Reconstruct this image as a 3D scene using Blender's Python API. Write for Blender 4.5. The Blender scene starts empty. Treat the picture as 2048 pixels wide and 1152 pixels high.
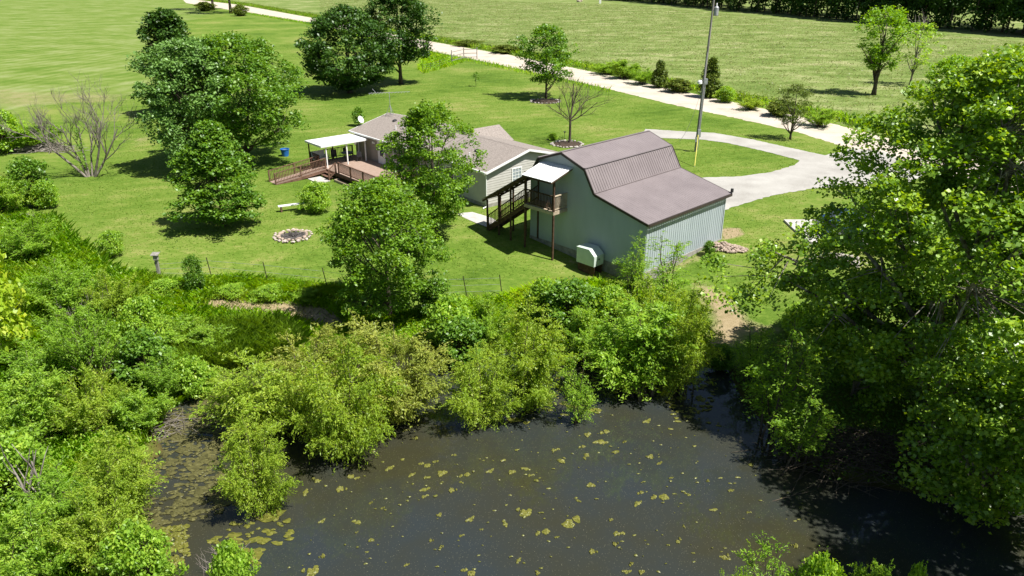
import bpy, bmesh, math, random
import numpy as np
from mathutils import Vector

# ---------------------------------------------------------------- camera, sky, sun, exposure
scene = bpy.context.scene
COL = scene.collection
CAM_H, PITCH, F = 16.793, math.radians(23.745), 1467.488      # F in pixels of a 2048 wide picture
cd = bpy.data.cameras.new('camera'); cam = bpy.data.objects.new('camera', cd); COL.objects.link(cam)
cam.location = (0, 0, CAM_H); cam.rotation_euler = (math.pi/2 - PITCH, 0, 0)
cd.sensor_width = 36.0; cd.lens = F/2048*36.0; cd.clip_start = 0.3; cd.clip_end = 5000
scene.camera = cam

SUN_AZ, SUN_EL = math.radians(-28), math.radians(60)           # azimuth from +X towards +Y
sd = Vector((math.cos(SUN_EL)*math.cos(SUN_AZ), math.cos(SUN_EL)*math.sin(SUN_AZ), math.sin(SUN_EL)))
world = bpy.data.worlds.new('World'); scene.world = world; world.use_nodes = True
wn = world.node_tree.nodes; wl = world.node_tree.links
sky = wn.new('ShaderNodeTexSky'); sky.sky_type = 'NISHITA'; sky.sun_disc = False
sky.sun_elevation = SUN_EL; sky.sun_rotation = math.pi/2 - SUN_AZ
sky.air_density = 1.0; sky.dust_density = 0.8; sky.ozone_density = 1.0
wl.new(sky.outputs[0], wn['Background'].inputs[0]); wn['Background'].inputs[1].default_value = 0.05
sl = bpy.data.lights.new('sun', 'SUN'); sl.energy = 5.0; sl.angle = math.radians(0.53); sl.color = (1.0, 0.965, 0.90)
so = bpy.data.objects.new('sun', sl); COL.objects.link(so); so.location = (40, -20, 80)
so.rotation_euler = sd.to_track_quat('Z', 'Y').to_euler()
scene.view_settings.view_transform = 'Standard'; scene.view_settings.look = 'None'
scene.view_settings.exposure = 0.78; scene.view_settings.gamma = 1.0
cy = scene.cycles
cy.max_bounces = 8; cy.diffuse_bounces = 3; cy.glossy_bounces = 3; cy.transmission_bounces = 4; cy.transparent_max_bounces = 8

# ---------------------------------------------------------------- terrain helpers
WATER_Z = -1.6
cP, sP = math.cos(PITCH), math.sin(PITCH)
def ray(px, py):
    X = (px-1024)/F; Y = -(py-576)/F
    return np.array([X, cP+Y*sP, -sP+Y*cP])
def G0(px, py, z=0.0):
    d = ray(px, py); t = (z-CAM_H)/d[2]
    return np.array([0, 0, CAM_H]) + t*d
POND_PX = [(338,1300),(330,1150),(262,1100),(238,1030),(262,950),(330,905),(300,850),(350,800),(430,760),(520,728),(640,730),(740,715),(850,700),
           (930,712),(1010,705),(1100,690),(1180,690),(1260,715),(1340,735),(1415,735),(1455,738),(1480,790),(1530,850),(1610,930),
           (1700,965),(1820,985),(1960,1000),(2150,1020),(2500,1080),(2500,1400),(2100,1330),(1650,1310),(1450,1330),(900,1420),(500,1400)]
POND = np.array([G0(x, y, WATER_Z)[:2] for x, y in POND_PX])
def sdist(P, poly):
    """signed distance of points to a polygon, negative inside"""
    P = np.asarray(P, float); best = np.full(len(P), 1e9); inside = np.zeros(len(P), bool)
    n = len(poly)
    for i in range(n):
        a = poly[i]; b = poly[(i+1) % n]; ab = b-a
        t = np.clip(((P-a)@ab)/(ab@ab+1e-12), 0, 1)
        best = np.minimum(best, np.hypot(*(P-(a+t[:, None]*ab)).T))
        c = ((a[1] > P[:, 1]) != (b[1] > P[:, 1]))
        with np.errstate(divide='ignore', invalid='ignore'):
            xi = (b[0]-a[0])*(P[:, 1]-a[1])/(b[1]-a[1]+1e-15)+a[0]
        inside ^= c & (P[:, 0] < xi)
    return np.where(inside, -best, best)
def sstep(x): x = np.clip(x, 0, 1); return x*x*(3-2*x)
def tz(P):
    d = sdist(P, POND)
    z = WATER_Z + 0.12 + (-WATER_Z-0.12)*sstep((d+0.0)/17.0) + 0.0*d
    z = np.where(d < 0.6, WATER_Z + np.clip(d, -3, .6)*0.2, z)
    wav = 0.10*np.sin(P[:, 0]*1.3+P[:, 1]*.7)*np.sin(P[:, 1]*1.1-P[:, 0]*.4)
    z = z + np.where((d > .6) & (d < 9), wav*np.sin(np.clip((d-.6)/8.4, 0, 1)*math.pi), 0)
    return z
def tz1(x, y): return float(tz(np.array([[x, y]]))[0])
def G(px, py):
    z = 0.0
    for _ in range(7):
        p = G0(px, py, z); z = tz1(p[0], p[1])
    p[2] = z
    return p
def depth(p): return p[1]*cP + (CAM_H-p[2])*sP
def top_z(p, py):
    r = ray(1024, py); return CAM_H + r[2]*p[1]/r[1]

# ---------------------------------------------------------------- object helpers
def tag(o, label=None, cat=None, group=None, kind=None):
    if label: o['label'] = label
    if cat: o['category'] = cat
    if group: o['group'] = group
    if kind: o['kind'] = kind
    return o
def empty(name, loc, label, cat, group=None, rz=0.0):
    o = bpy.data.objects.new(name, None); COL.objects.link(o); o.location = loc; o.rotation_euler = (0, 0, rz)
    o.empty_display_size = 0.3
    return tag(o, label, cat, group)
class Geo:
    def __init__(s): s.v = []; s.f = []; s.smooth = False
    def add(s, vs, fs):
        k = len(s.v); s.v += [tuple(map(float, p)) for p in vs]; s.f += [tuple(i+k for i in f) for f in fs]; return s
    def box(s, a, b):
        x0, y0, z0 = a; x1, y1, z1 = b
        return s.add([(x0,y0,z0),(x1,y0,z0),(x1,y1,z0),(x0,y1,z0),(x0,y0,z1),(x1,y0,z1),(x1,y1,z1),(x0,y1,z1)],
                     [(0,3,2,1),(4,5,6,7),(0,1,5,4),(1,2,6,5),(2,3,7,6),(3,0,4,7)])
    def hexa(s, p): return s.add(p, [(0,3,2,1),(4,5,6,7),(0,1,5,4),(1,2,6,5),(2,3,7,6),(3,0,4,7)])
    def beam(s, a, b, w, h):
        a = Vector(a); b = Vector(b); d = (b-a).normalized()
        up = Vector((0,0,1)) if abs(d.z) < .98 else Vector((1,0,0))
        sx = d.cross(up).normalized()*w/2; sz = sx.cross(d).normalized()*h/2
        return s.hexa([a-sx-sz, a+sx-sz, b+sx-sz, b-sx-sz, a-sx+sz, a+sx+sz, b+sx+sz, b-sx+sz])
    def slab(s, poly, t):
        """polygon (3-D points, planar) with thickness t downwards along its normal"""
        P = [Vector(p) for p in poly]; n = Vector((0,0,0))
        for i in range(len(P)):
            a, b = P[i], P[(i+1) % len(P)]
            n += Vector(((a.y-b.y)*(a.z+b.z), (a.z-b.z)*(a.x+b.x), (a.x-b.x)*(a.y+b.y)))
        n.normalize()
        Q = [p-n*t for p in P]; m = len(P)
        return s.add(P+Q, [tuple(range(m)), tuple(range(2*m-1, m-1, -1))]+[(i, i+m, (i+1) % m+m, (i+1) % m) for i in range(m)])
    def tube(s, pts, rad, n=6, cap=True):
        pts = [Vector(p) for p in pts]
        if not hasattr(rad, '__len__'): rad = [rad]*len(pts)
        k = len(s.v); ref = None
        for i, p in enumerate(pts):
            d = (pts[min(i+1, len(pts)-1)]-pts[max(i-1, 0)])
            d = d.normalized() if d.length > 1e-9 else Vector((0,0,1))
            if ref is None: ref = d.orthogonal().normalized()
            ref = (ref-d*ref.dot(d)); ref = ref.normalized() if ref.length > 1e-6 else d.orthogonal().normalized()
            q = d.cross(ref)
            for j in range(n):
                a = 2*math.pi*j/n; s.v.append(tuple(p+(ref*math.cos(a)+q*math.sin(a))*rad[i]))
        for i in range(len(pts)-1):
            for j in range(n):
                s.f.append((k+i*n+j, k+i*n+(j+1) % n, k+(i+1)*n+(j+1) % n, k+(i+1)*n+j))
        if cap:
            s.f.append(tuple(k+j for j in range(n-1, -1, -1))); e = k+(len(pts)-1)*n; s.f.append(tuple(e+j for j in range(n)))
        return s
    def lathe(s, prof, n=16, c=(0,0,0)):
        k = len(s.v)
        for r, z in prof:
            for j in range(n):
                a = 2*math.pi*j/n; s.v.append((c[0]+r*math.cos(a), c[1]+r*math.sin(a), c[2]+z))
        for i in range(len(prof)-1):
            for j in range(n): s.f.append((k+i*n+j, k+i*n+(j+1) % n, k+(i+1)*n+(j+1) % n, k+(i+1)*n+j))
        s.f.append(tuple(k+j for j in range(n-1, -1, -1))); e = k+(len(prof)-1)*n; s.f.append(tuple(e+j for j in range(n)))
        return s
    def rock(s, c, r, rng, sub=1):
        bm = bmesh.new(); bmesh.ops.create_icosphere(bm, subdivisions=sub, radius=1.0)
        sc = rng.uniform(.7, 1.3, 3)*r; sc[2] *= .65; a = rng.uniform(0, 6.28); ca, sa = math.cos(a), math.sin(a)
        idx = {}; vs = []
        for i, v in enumerate(bm.verts):
            idx[v] = i; j = rng.uniform(.78, 1.15); x, y, z = v.co.x*sc[0]*j, v.co.y*sc[1]*j, v.co.z*sc[2]*j
            vs.append((c[0]+x*ca-y*sa, c[1]+x*sa+y*ca, c[2]+z))
        fs = [tuple(idx[v] for v in f.verts) for f in bm.faces]; bm.free()
        return s.add(vs, fs)
    def mesh(s, name, mat):
        me = bpy.data.meshes.new(name); me.from_pydata(s.v, [], s.f); me.validate(); me.update()
        if s.smooth:
            for p in me.polygons: p.use_smooth = True
        me.materials.append(mat); return me
    def build(s, name, mat, parent=None, loc=None, rz=0.0):
        o = bpy.data.objects.new(name, s.mesh(name, mat)); COL.objects.link(o)
        if parent is not None: o.parent = parent
        if loc is not None: o.location = loc
        o.rotation_euler = (0, 0, rz)
        return o
def quads(name, V, tint, mat, parent=None, k=4):
    """many separate k-gons from one (N*k, 3) array, with a per-face random tint"""
    n = len(V)//k
    me = bpy.data.meshes.new(name)
    me.vertices.add(n*k); me.vertices.foreach_set('co', np.ascontiguousarray(V, np.float32).ravel())
    me.loops.add(n*k); me.loops.foreach_set('vertex_index', np.arange(n*k, dtype=np.int32))
    me.polygons.add(n); me.polygons.foreach_set('loop_start', np.arange(0, n*k, k, dtype=np.int32))
    me.polygons.foreach_set('loop_total', np.full(n, k, np.int32))
    me.update(calc_edges=True)
    at = me.attributes.new('tint', 'FLOAT', 'FACE'); at.data.foreach_set('value', np.ascontiguousarray(tint, np.float32))
    me.materials.append(mat)
    o = bpy.data.objects.new(name, me); COL.objects.link(o)
    if parent is not None: o.parent = parent
    return o
def copy_tree(o, parent=None):
    c = o.copy(); COL.objects.link(c)
    if parent is not None: c.parent = parent
    for ch in list(o.children): copy_tree(ch, c)
    return c

# ---------------------------------------------------------------- materials
def mat_new(name):
    m = bpy.data.materials.new(name); m.use_nodes = True
    return m, m.node_tree.nodes, m.node_tree.links, m.node_tree.nodes['Principled BSDF']
def ramp(n, stops):
    r = n.new('ShaderNodeValToRGB'); e = r.color_ramp.elements
    while len(e) > 1: e.remove(e[-1])
    e[0].position = stops[0][0]; e[0].color = (*stops[0][1], 1)
    for p, c in stops[1:]:
        x = e.new(p); x.color = (*c, 1)
    return r
def noise(n, l, scale, detail=4, rough=.6, vec=None, dist=0):
    t = n.new('ShaderNodeTexNoise'); t.inputs['Scale'].default_value = scale; t.inputs['Detail'].default_value = detail
    t.inputs['Roughness'].default_value = rough; t.inputs['Distortion'].default_value = dist
    if vec is not None: l.new(vec, t.inputs['Vector'])
    return t
def mapping(n, l, scale=(1,1,1), coord='Object', rot=(0,0,0)):
    tc = n.new('ShaderNodeTexCoord'); mp = n.new('ShaderNodeMapping'); mp.inputs['Scale'].default_value = scale
    mp.inputs['Rotation'].default_value = rot
    l.new(tc.outputs[coord], mp.inputs['Vector']); return mp.outputs['Vector']
def surf(name, c1, c2, scale=3.0, rough=.7, bump=0.0, bscale=None, spec=.3, metallic=0.0, stretch=(1,1,1), lo=.35, hi=.65, detail=5):
    m, n, l, b = mat_new(name); v = mapping(n, l, stretch)
    t = noise(n, l, scale, detail, .65, v); r = ramp(n, [(lo, c1), (hi, c2)]); l.new(t.outputs['Fac'], r.inputs['Fac'])
    l.new(r.outputs['Color'], b.inputs['Base Color'])
    b.inputs['Roughness'].default_value = rough; b.inputs['Specular IOR Level'].default_value = spec; b.inputs['Metallic'].default_value = metallic
    if bump:
        t2 = noise(n, l, bscale or scale*4, 4, .7, v); bp = n.new('ShaderNodeBump'); bp.inputs['Strength'].default_value = bump; bp.inputs['Distance'].default_value = .05
        l.new(t2.outputs['Fac'], bp.inputs['Height']); l.new(bp.outputs['Normal'], b.inputs['Normal'])
    return m
def leaf_mat(name, dark, mid, light, trans=.42, gloss=.045, grough=.42, gain=(2.45,2.35,1.35)):
    dark, mid, light = [tuple(min(.6, a*b) for a, b in zip(c, gain)) for c in (dark, mid, light)]; gloss *= .45
    m, n, l, b = mat_new(name); n.remove(b); out = n['Material Output']
    at = n.new('ShaderNodeAttribute'); at.attribute_name = 'tint'
    r = ramp(n, [(0.0, dark), (.5, mid), (1.0, light)]); l.new(at.outputs['Fac'], r.inputs['Fac'])
    df = n.new('ShaderNodeBsdfDiffuse'); tr = n.new('ShaderNodeBsdfTranslucent'); gl = n.new('ShaderNodeBsdfGlossy')
    hs = n.new('ShaderNodeHueSaturation'); hs.inputs['Hue'].default_value = .485; hs.inputs['Saturation'].default_value = 1.1; hs.inputs['Value'].default_value = 1.25
    l.new(r.outputs['Color'], df.inputs['Color']); l.new(r.outputs['Color'], hs.inputs['Color']); l.new(hs.outputs['Color'], tr.inputs['Color'])
    gl.inputs['Roughness'].default_value = grough; gl.inputs['Color'].default_value = (.9,.95,.9,1)
    m1 = n.new('ShaderNodeMixShader'); m1.inputs[0].default_value = trans; l.new(df.outputs[0], m1.inputs[1]); l.new(tr.outputs[0], m1.inputs[2])
    m2 = n.new('ShaderNodeMixShader'); m2.inputs[0].default_value = gloss; l.new(m1.outputs[0], m2.inputs[1]); l.new(gl.outputs[0], m2.inputs[2])
    l.new(m2.outputs[0], out.inputs['Surface'])
    return m
M = {}
M['bark'] = surf('bark', (.045,.035,.025), (.13,.105,.08), 6, .9, .5, 20, .2, stretch=(1,1,.25))
M['bark_grey'] = surf('bark_grey', (.10,.085,.07), (.27,.24,.20), 5, .9, .4, 20, .2, stretch=(1,1,.3))
M['bark_dead'] = surf('bark_dead', (.16,.13,.11), (.38,.34,.31), 5, .9, .4, 20, .2, stretch=(1,1,.3))
M['bark_white'] = surf('bark_white', (.11,.09,.07), (.42,.39,.33), 2.2, .8, .3, 12, .2, lo=.45, hi=.62)
M['leaf_syc'] = leaf_mat('leaf_syc', (.026,.058,.010), (.060,.115,.017), (.13,.19,.036), .40, .075, .38, gain=(3.4,3.15,1.7))
M['leaf_maple'] = leaf_mat('leaf_maple', (.024,.060,.011), (.050,.108,.018), (.095,.165,.032), .40, .05, gain=(2.55,2.45,1.4))
M['leaf_maple_bright'] = leaf_mat('leaf_maple_bright', (.026,.060,.010), (.056,.112,.016), (.105,.17,.030), .42, .04, gain=(2.85,2.75,1.4))
M['leaf_silver'] = leaf_mat('leaf_silver', (.034,.075,.026), (.060,.118,.044), (.11,.19,.085), .32, .06)
M['leaf_dark'] = leaf_mat('leaf_dark', (.010,.030,.010), (.022,.052,.014), (.042,.085,.022), .28, .05)
M['leaf_light'] = leaf_mat('leaf_light', (.050,.105,.014), (.085,.165,.022), (.14,.23,.035), .45, .04)
M['leaf_willow'] = leaf_mat('leaf_willow', (.070,.110,.018), (.112,.160,.028), (.175,.22,.050), .5, .03, gain=(2.9,2.95,1.7))
M['leaf_willow_deep'] = leaf_mat('leaf_willow_deep', (.050,.090,.014), (.088,.145,.024), (.145,.205,.042), .5, .03, gain=(2.9,3.1,1.8))
M['leaf_shrub'] = leaf_mat('leaf_shrub', (.048,.095,.016), (.092,.165,.026), (.15,.235,.045), .46, .04, gain=(3.0,2.85,1.7))
M['leaf_willow_dull'] = leaf_mat('leaf_willow_dull', (.075,.105,.026), (.118,.150,.038), (.19,.205,.070), .45, .03, gain=(2.5,2.4,1.5))
M['leaf_lime'] = leaf_mat('leaf_lime', (.09,.15,.014), (.15,.225,.02), (.23,.30,.05), .45, .06)
M['leaf_pine'] = leaf_mat('leaf_pine', (.022,.04,.012), (.048,.075,.020), (.085,.11,.032), .2, .03)
M['leaf_olive'] = leaf_mat('leaf_olive', (.028,.048,.014), (.055,.080,.022), (.095,.115,.042), .35, .03)
M['algae_dull'] = leaf_mat('algae_dull', (.05,.048,.02), (.095,.09,.035), (.16,.15,.06), .1, .04, gain=(1.05,1.05,1))
M['grass_blade'] = leaf_mat('grass_blade', (.060,.115,.012), (.095,.165,.018), (.135,.21,.040), .52, .02, gain=(3.4,3.5,1.9))
M['rush_blade'] = leaf_mat('rush_blade', (.14,.26,.025), (.20,.35,.035), (.30,.44,.06), .5, .02, gain=(1.25,1.2,1.2))
M['lawn_blade'] = leaf_mat('lawn_blade', (.050,.115,.010), (.105,.185,.02), (.20,.24,.05), .35, .02, gain=(1.25,1.2,1.1))
M['grass_dry'] = leaf_mat('grass_dry', (.12,.135,.035), (.20,.20,.075), (.30,.27,.14), .4, .03, gain=(1.15,1.35,1.2))
M['algae'] = leaf_mat('algae', (.070,.075,.014), (.140,.142,.026), (.22,.205,.06), .1, .06, gain=(1.05,1.05,1))
M['wood_brown'] = surf('wood_brown', (.10,.055,.038), (.20,.115,.08), 5, .8, .2, 20, .2, stretch=(1,1,1))
M['wood_dark'] = surf('wood_dark', (.050,.028,.018), (.115,.068,.043), 5, .8, .2, 20, .2)
M['wood_deck'] = surf('wood_deck', (.27,.19,.145), (.39,.29,.235), 3, .8, .15, 20, .2, stretch=(1,9,1))
M['wood_pale'] = surf('wood_pale', (.34,.27,.19), (.52,.43,.32), 4, .8, .2, 18, .2)
M['wood_grey'] = surf('wood_grey', (.17,.16,.14), (.34,.32,.29), 8, .9, .3, 20, .2, stretch=(1,1,.2))
M['roof_barn'] = surf('roof_barn', (.178,.150,.150), (.212,.180,.180), .7, .5, .04, 3, .4)
M['trim_brown'] = surf('trim_brown', (.03,.022,.020), (.05,.036,.032), 4, .5, .0, None, .4)
M['siding_barn'] = surf('siding_barn', (.335,.385,.410), (.395,.445,.468), .8, .45, .03, 4, .4, stretch=(1,1,.25))
M['shingle'] = surf('shingle', (.20,.170,.150), (.32,.28,.25), 9, .9, .5, 30, .2, stretch=(1,1,1))
M['siding_house'] = surf('siding_house', (.41,.395,.365), (.47,.455,.425), 1.2, .6, .02, 8, .3)
M['siding_taupe'] = surf('siding_taupe', (.27,.235,.205), (.33,.29,.26), 1.2, .6, .02, 8, .3)
M['white'] = surf('white_paint', (.72,.72,.71), (.82,.82,.81), 2, .45, .0, None, .4)
M['white_metal'] = surf('white_metal', (.66,.67,.66), (.80,.80,.79), 1.5, .4, .02, 5, .4)
M['concrete'] = surf('concrete', (.38,.36,.33), (.52,.495,.455), 2, .9, .2, 20, .2)
M['concrete_dark'] = surf('concrete_dark', (.20,.19,.17), (.33,.31,.28), 3, .9, .2, 20, .2)
M['stone'] = surf('stone', (.30,.245,.21), (.58,.50,.44), 5, .9, .3, 14, .2)
M['stone_pale'] = surf('stone_pale', (.28,.25,.22), (.50,.46,.41), 4, .9, .3, 14, .2)
M['stone_tan'] = surf('stone_tan', (.24,.18,.14), (.46,.37,.30), 5, .9, .3, 14, .2)
M['stone_dark'] = surf('stone_dark', (.06,.055,.05), (.2,.18,.16), 5, .9, .3, 14, .2)
M['mulch'] = surf('mulch', (.025,.018,.013), (.11,.08,.06), 14, .95, .8, 30, .1)
M['ash'] = surf('ash', (.02,.018,.016), (.12,.11,.105), 7, .95, .5, 20, .1)
M['metal_grey'] = surf('metal_grey', (.30,.31,.32), (.42,.43,.44), 4, .45, .0, None, .5, metallic=.3)
M['metal_dark'] = surf('metal_dark', (.03,.03,.032), (.06,.06,.062), 6, .5, .0, None, .4)
M['pole'] = surf('pole_wood', (.17,.155,.14), (.33,.31,.285), 3, .9, .2, 14, .2, stretch=(1,1,.15))
M['yellow'] = surf('yellow_plastic', (.62,.55,.10), (.72,.65,.16), 4, .5, .0, None, .4)
M['blue'] = surf('blue_plastic', (.012,.10,.38), (.02,.16,.50), 4, .4, .0, None, .5)
M['tank'] = surf('tank_metal', (.48,.56,.51), (.58,.65,.60), 2, .4, .02, 6, .5)
M['dark_void'] = surf('dark_interior', (.015,.015,.016), (.03,.03,.03), 4, .8)
M['fabric_dark'] = surf('fabric_dark', (.03,.032,.038), (.07,.072,.08), 8, .9)
M['seat_pale'] = surf('seat_pale', (.42,.47,.50), (.54,.58,.60), 6, .7)
def glass_mat(name, c, rough=.06):
    m, n, l, b = mat_new(name); v = mapping(n, l); t = noise(n, l, 3, 2, .5, v)
    r = ramp(n, [(.3, c), (.7, tuple(x*1.5 for x in c))]); l.new(t.outputs['Fac'], r.inputs['Fac']); l.new(r.outputs['Color'], b.inputs['Base Color'])
    b.inputs['Roughness'].default_value = rough; b.inputs['Specular IOR Level'].default_value = .8; return m
M['glass'] = glass_mat('window_glass', (.05,.06,.07))
M['glass_pale'] = glass_mat('window_glass_pale', (.22,.25,.28))
def car_mat():
    m, n, l, b = mat_new('car_paint_blue'); v = mapping(n, l); t = noise(n, l, 60, 2, .5, v)
    r = ramp(n, [(.3, (.015,.05,.15)), (.7, (.025,.075,.20))]); l.new(t.outputs['Fac'], r.inputs['Fac']); l.new(r.outputs['Color'], b.inputs['Base Color'])
    b.inputs['Roughness'].default_value = .25; b.inputs['Metallic'].default_value = .4; b.inputs['Coat Weight'].default_value = .6; return m
M['car'] = car_mat()

def mixc(n, l, fac, a, b):
    mx = n.new('ShaderNodeMix'); mx.data_type = 'RGBA'
    if isinstance(fac, float): mx.inputs['Factor'].default_value = fac
    else: l.new(fac, mx.inputs['Factor'])
    for s, x in (('A', a), ('B', b)):
        sock = [i for i in mx.inputs if i.name == s and i.type == 'RGBA'][0]
        if isinstance(x, tuple): sock.default_value = (*x, 1)
        else: l.new(x, sock)
    return [o for o in mx.outputs if o.type == 'RGBA'][0]
def math_(n, l, op, a, b=None, clamp=False):
    x = n.new('ShaderNodeMath'); x.operation = op; x.use_clamp = clamp
    for i, q in enumerate((a, b)):
        if q is None: continue
        if isinstance(q, (int, float)): x.inputs[i].default_value = q
        else: l.new(q, x.inputs[i])
    return x.outputs[0]
def ground_mat():
    m, n, l, b = mat_new('ground_cover')
    v = mapping(n, l, (1,1,1)); vs = mapping(n, l, (.6,1,1), rot=(0,0,math.radians(-20)))
    big = noise(n, l, .07, 4, .6, v); mid = noise(n, l, .55, 6, .7, vs); fine = noise(n, l, 3.4, 7, .85, vs); vfine = noise(n, l, 16, 4, .8, v)
    # mown lawn
    lawn = ramp(n, [(.36, (.062,.118,.012)), (.47, (.108,.178,.022)), (.55, (.150,.208,.036)), (.66, (.25,.25,.08))])
    s = math_(n, l, 'ADD', math_(n, l, 'MULTIPLY', mid.outputs['Fac'], .36), math_(n, l, 'MULTIPLY', fine.outputs['Fac'], .64))
    s = math_(n, l, 'ADD', s, math_(n, l, 'MULTIPLY', math_(n, l, 'SUBTRACT', big.outputs['Fac'], .5), .55))
    # mowing passes
    wv = n.new('ShaderNodeTexWave'); wv.inputs['Scale'].default_value = .16; wv.inputs['Distortion'].default_value = 2.5; wv.inputs['Detail'].default_value = 2
    wv.inputs['Detail Scale'].default_value = .6
    l.new(mapping(n, l, (1,1,1), rot=(0,0,math.radians(65))), wv.inputs['Vector'])
    s = math_(n, l, 'ADD', s, math_(n, l, 'MULTIPLY', math_(n, l, 'SUBTRACT', wv.outputs['Fac'], .5), .03))
    l.new(s, lawn.inputs['Fac'])
    # rank growth soil
    rough = ramp(n, [(.30, (.060,.085,.014)), (.5, (.125,.165,.024)), (.72, (.21,.21,.06))])
    s2 = math_(n, l, 'ADD', math_(n, l, 'MULTIPLY', mid.outputs['Fac'], .5), math_(n, l, 'MULTIPLY', vfine.outputs['Fac'], .5)); l.new(s2, rough.inputs['Fac'])
    # unmown meadow
    med = ramp(n, [(.40, (.085,.135,.026)), (.47, (.140,.195,.046)), (.53, (.190,.235,.075)), (.60, (.31,.31,.15))])
    mm = noise(n, l, .13, 8, .78, mapping(n, l, (.7,1,1)))
    mf = noise(n, l, 2.2, 6, .85, mapping(n, l, (1,.45,1)))
    s3 = math_(n, l, 'ADD', math_(n, l, 'MULTIPLY', mm.outputs['Fac'], .75), math_(n, l, 'MULTIPLY', mf.outputs['Fac'], .25)); l.new(s3, med.inputs['Fac'])
    # hay field: pale regrowth with tyre rows
    hay = ramp(n, [(.38, (.095,.165,.020)), (.5, (.150,.208,.042)), (.62, (.22,.26,.095))])
    hv = n.new('ShaderNodeTexWave'); hv.inputs['Scale'].default_value = .12; hv.inputs['Distortion'].default_value = 6; hv.inputs['Detail'].default_value = 3
    l.new(mapping(n, l, (1,.3,1), rot=(0,0,math.radians(35))), hv.inputs['Vector'])
    s4 = math_(n, l, 'ADD', math_(n, l, 'MULTIPLY', mm.outputs['Fac'], .93), math_(n, l, 'MULTIPLY', hv.outputs['Fac'], .07)); l.new(s4, hay.inputs['Fac'])
    dirt = ramp(n, [(.3, (.17,.135,.06)), (.5, (.30,.235,.135)), (.7, (.44,.355,.235))]); l.new(math_(n, l, 'ADD', math_(n, l, 'MULTIPLY', fine.outputs['Fac'], .6), math_(n, l, 'MULTIPLY', vfine.outputs['Fac'], .4)), dirt.inputs['Fac'])
    za = n.new('ShaderNodeAttribute'); za.attribute_name = 'zone'; sp = n.new('ShaderNodeSeparateColor'); l.new(za.outputs['Color'], sp.inputs[0])
    zb = n.new('ShaderNodeAttribute'); zb.attribute_name = 'zone_two'; sq = n.new('ShaderNodeSeparateColor'); l.new(zb.outputs['Color'], sq.inputs[0])
    def edge(sock, k=.7):
        j = math_(n, l, 'MULTIPLY', math_(n, l, 'SUBTRACT', math_(n, l, 'ADD', math_(n, l, 'MULTIPLY', fine.outputs['Fac'], .55), math_(n, l, 'MULTIPLY', mid.outputs['Fac'], .45)), .5), 3.2)
        a = math_(n, l, 'ADD', math_(n, l, 'MULTIPLY', math_(n, l, 'SUBTRACT', sock, .5), 3.0), math_(n, l, 'ADD', j, .5), True)
        return math_(n, l, 'MULTIPLY', a, math_(n, l, 'MULTIPLY', sock, 4, True), True)
    c = mixc(n, l, edge(sq.outputs[0]), lawn.outputs[0], hay.outputs[0])
    c = mixc(n, l, edge(sp.outputs[1]), c, med.outputs[0])
    c = mixc(n, l, edge(sp.outputs[0]), c, rough.outputs[0])
    c = mixc(n, l, edge(sp.outputs[2]), c, dirt.outputs[0])
    mud = ramp(n, [(.35, (.030,.020,.010)), (.65, (.085,.055,.026))]); l.new(mid.outputs['Fac'], mud.inputs['Fac'])
    c = mixc(n, l, sq.outputs[1], c, mud.outputs[0])
    l.new(c, b.inputs['Base Color']); b.inputs['Roughness'].default_value = .95; b.inputs['Specular IOR Level'].default_value = .1
    hgt = math_(n, l, 'ADD', math_(n, l, 'MULTIPLY', fine.outputs['Fac'], .6), math_(n, l, 'MULTIPLY', vfine.outputs['Fac'], .4))
    bp = n.new('ShaderNodeBump'); bp.inputs['Strength'].default_value = .6; bp.inputs['Distance'].default_value = .10
    l.new(hgt, bp.inputs['Height']); l.new(bp.outputs['Normal'], b.inputs['Normal'])
    return m
M['ground'] = ground_mat()
def gravel_mat(name, a, b_, c_):
    m, n, l, b = mat_new(name); v = mapping(n, l)
    t1 = noise(n, l, .35, 5, .6, v); t2 = noise(n, l, 9, 5, .8, v)
    r = ramp(n, [(.3, a), (.5, b_), (.72, c_)])
    l.new(math_(n, l, 'ADD', math_(n, l, 'MULTIPLY', t1.outputs['Fac'], .6), math_(n, l, 'MULTIPLY', t2.outputs['Fac'], .4)), r.inputs['Fac'])
    l.new(r.outputs[0], b.inputs['Base Color']); b.inputs['Roughness'].default_value = .95; b.inputs['Specular IOR Level'].default_value = .1
    bp = n.new('ShaderNodeBump'); bp.inputs['Strength'].default_value = .4; bp.inputs['Distance'].default_value = .05
    l.new(t2.outputs['Fac'], bp.inputs['Height']); l.new(bp.outputs['Normal'], b.inputs['Normal']); return m
M['road'] = gravel_mat('road_gravel', (.36,.30,.235), (.49,.425,.35), (.58,.525,.45))
M['drive'] = gravel_mat('drive_gravel', (.26,.245,.22), (.36,.345,.315), (.46,.445,.41))
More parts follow.
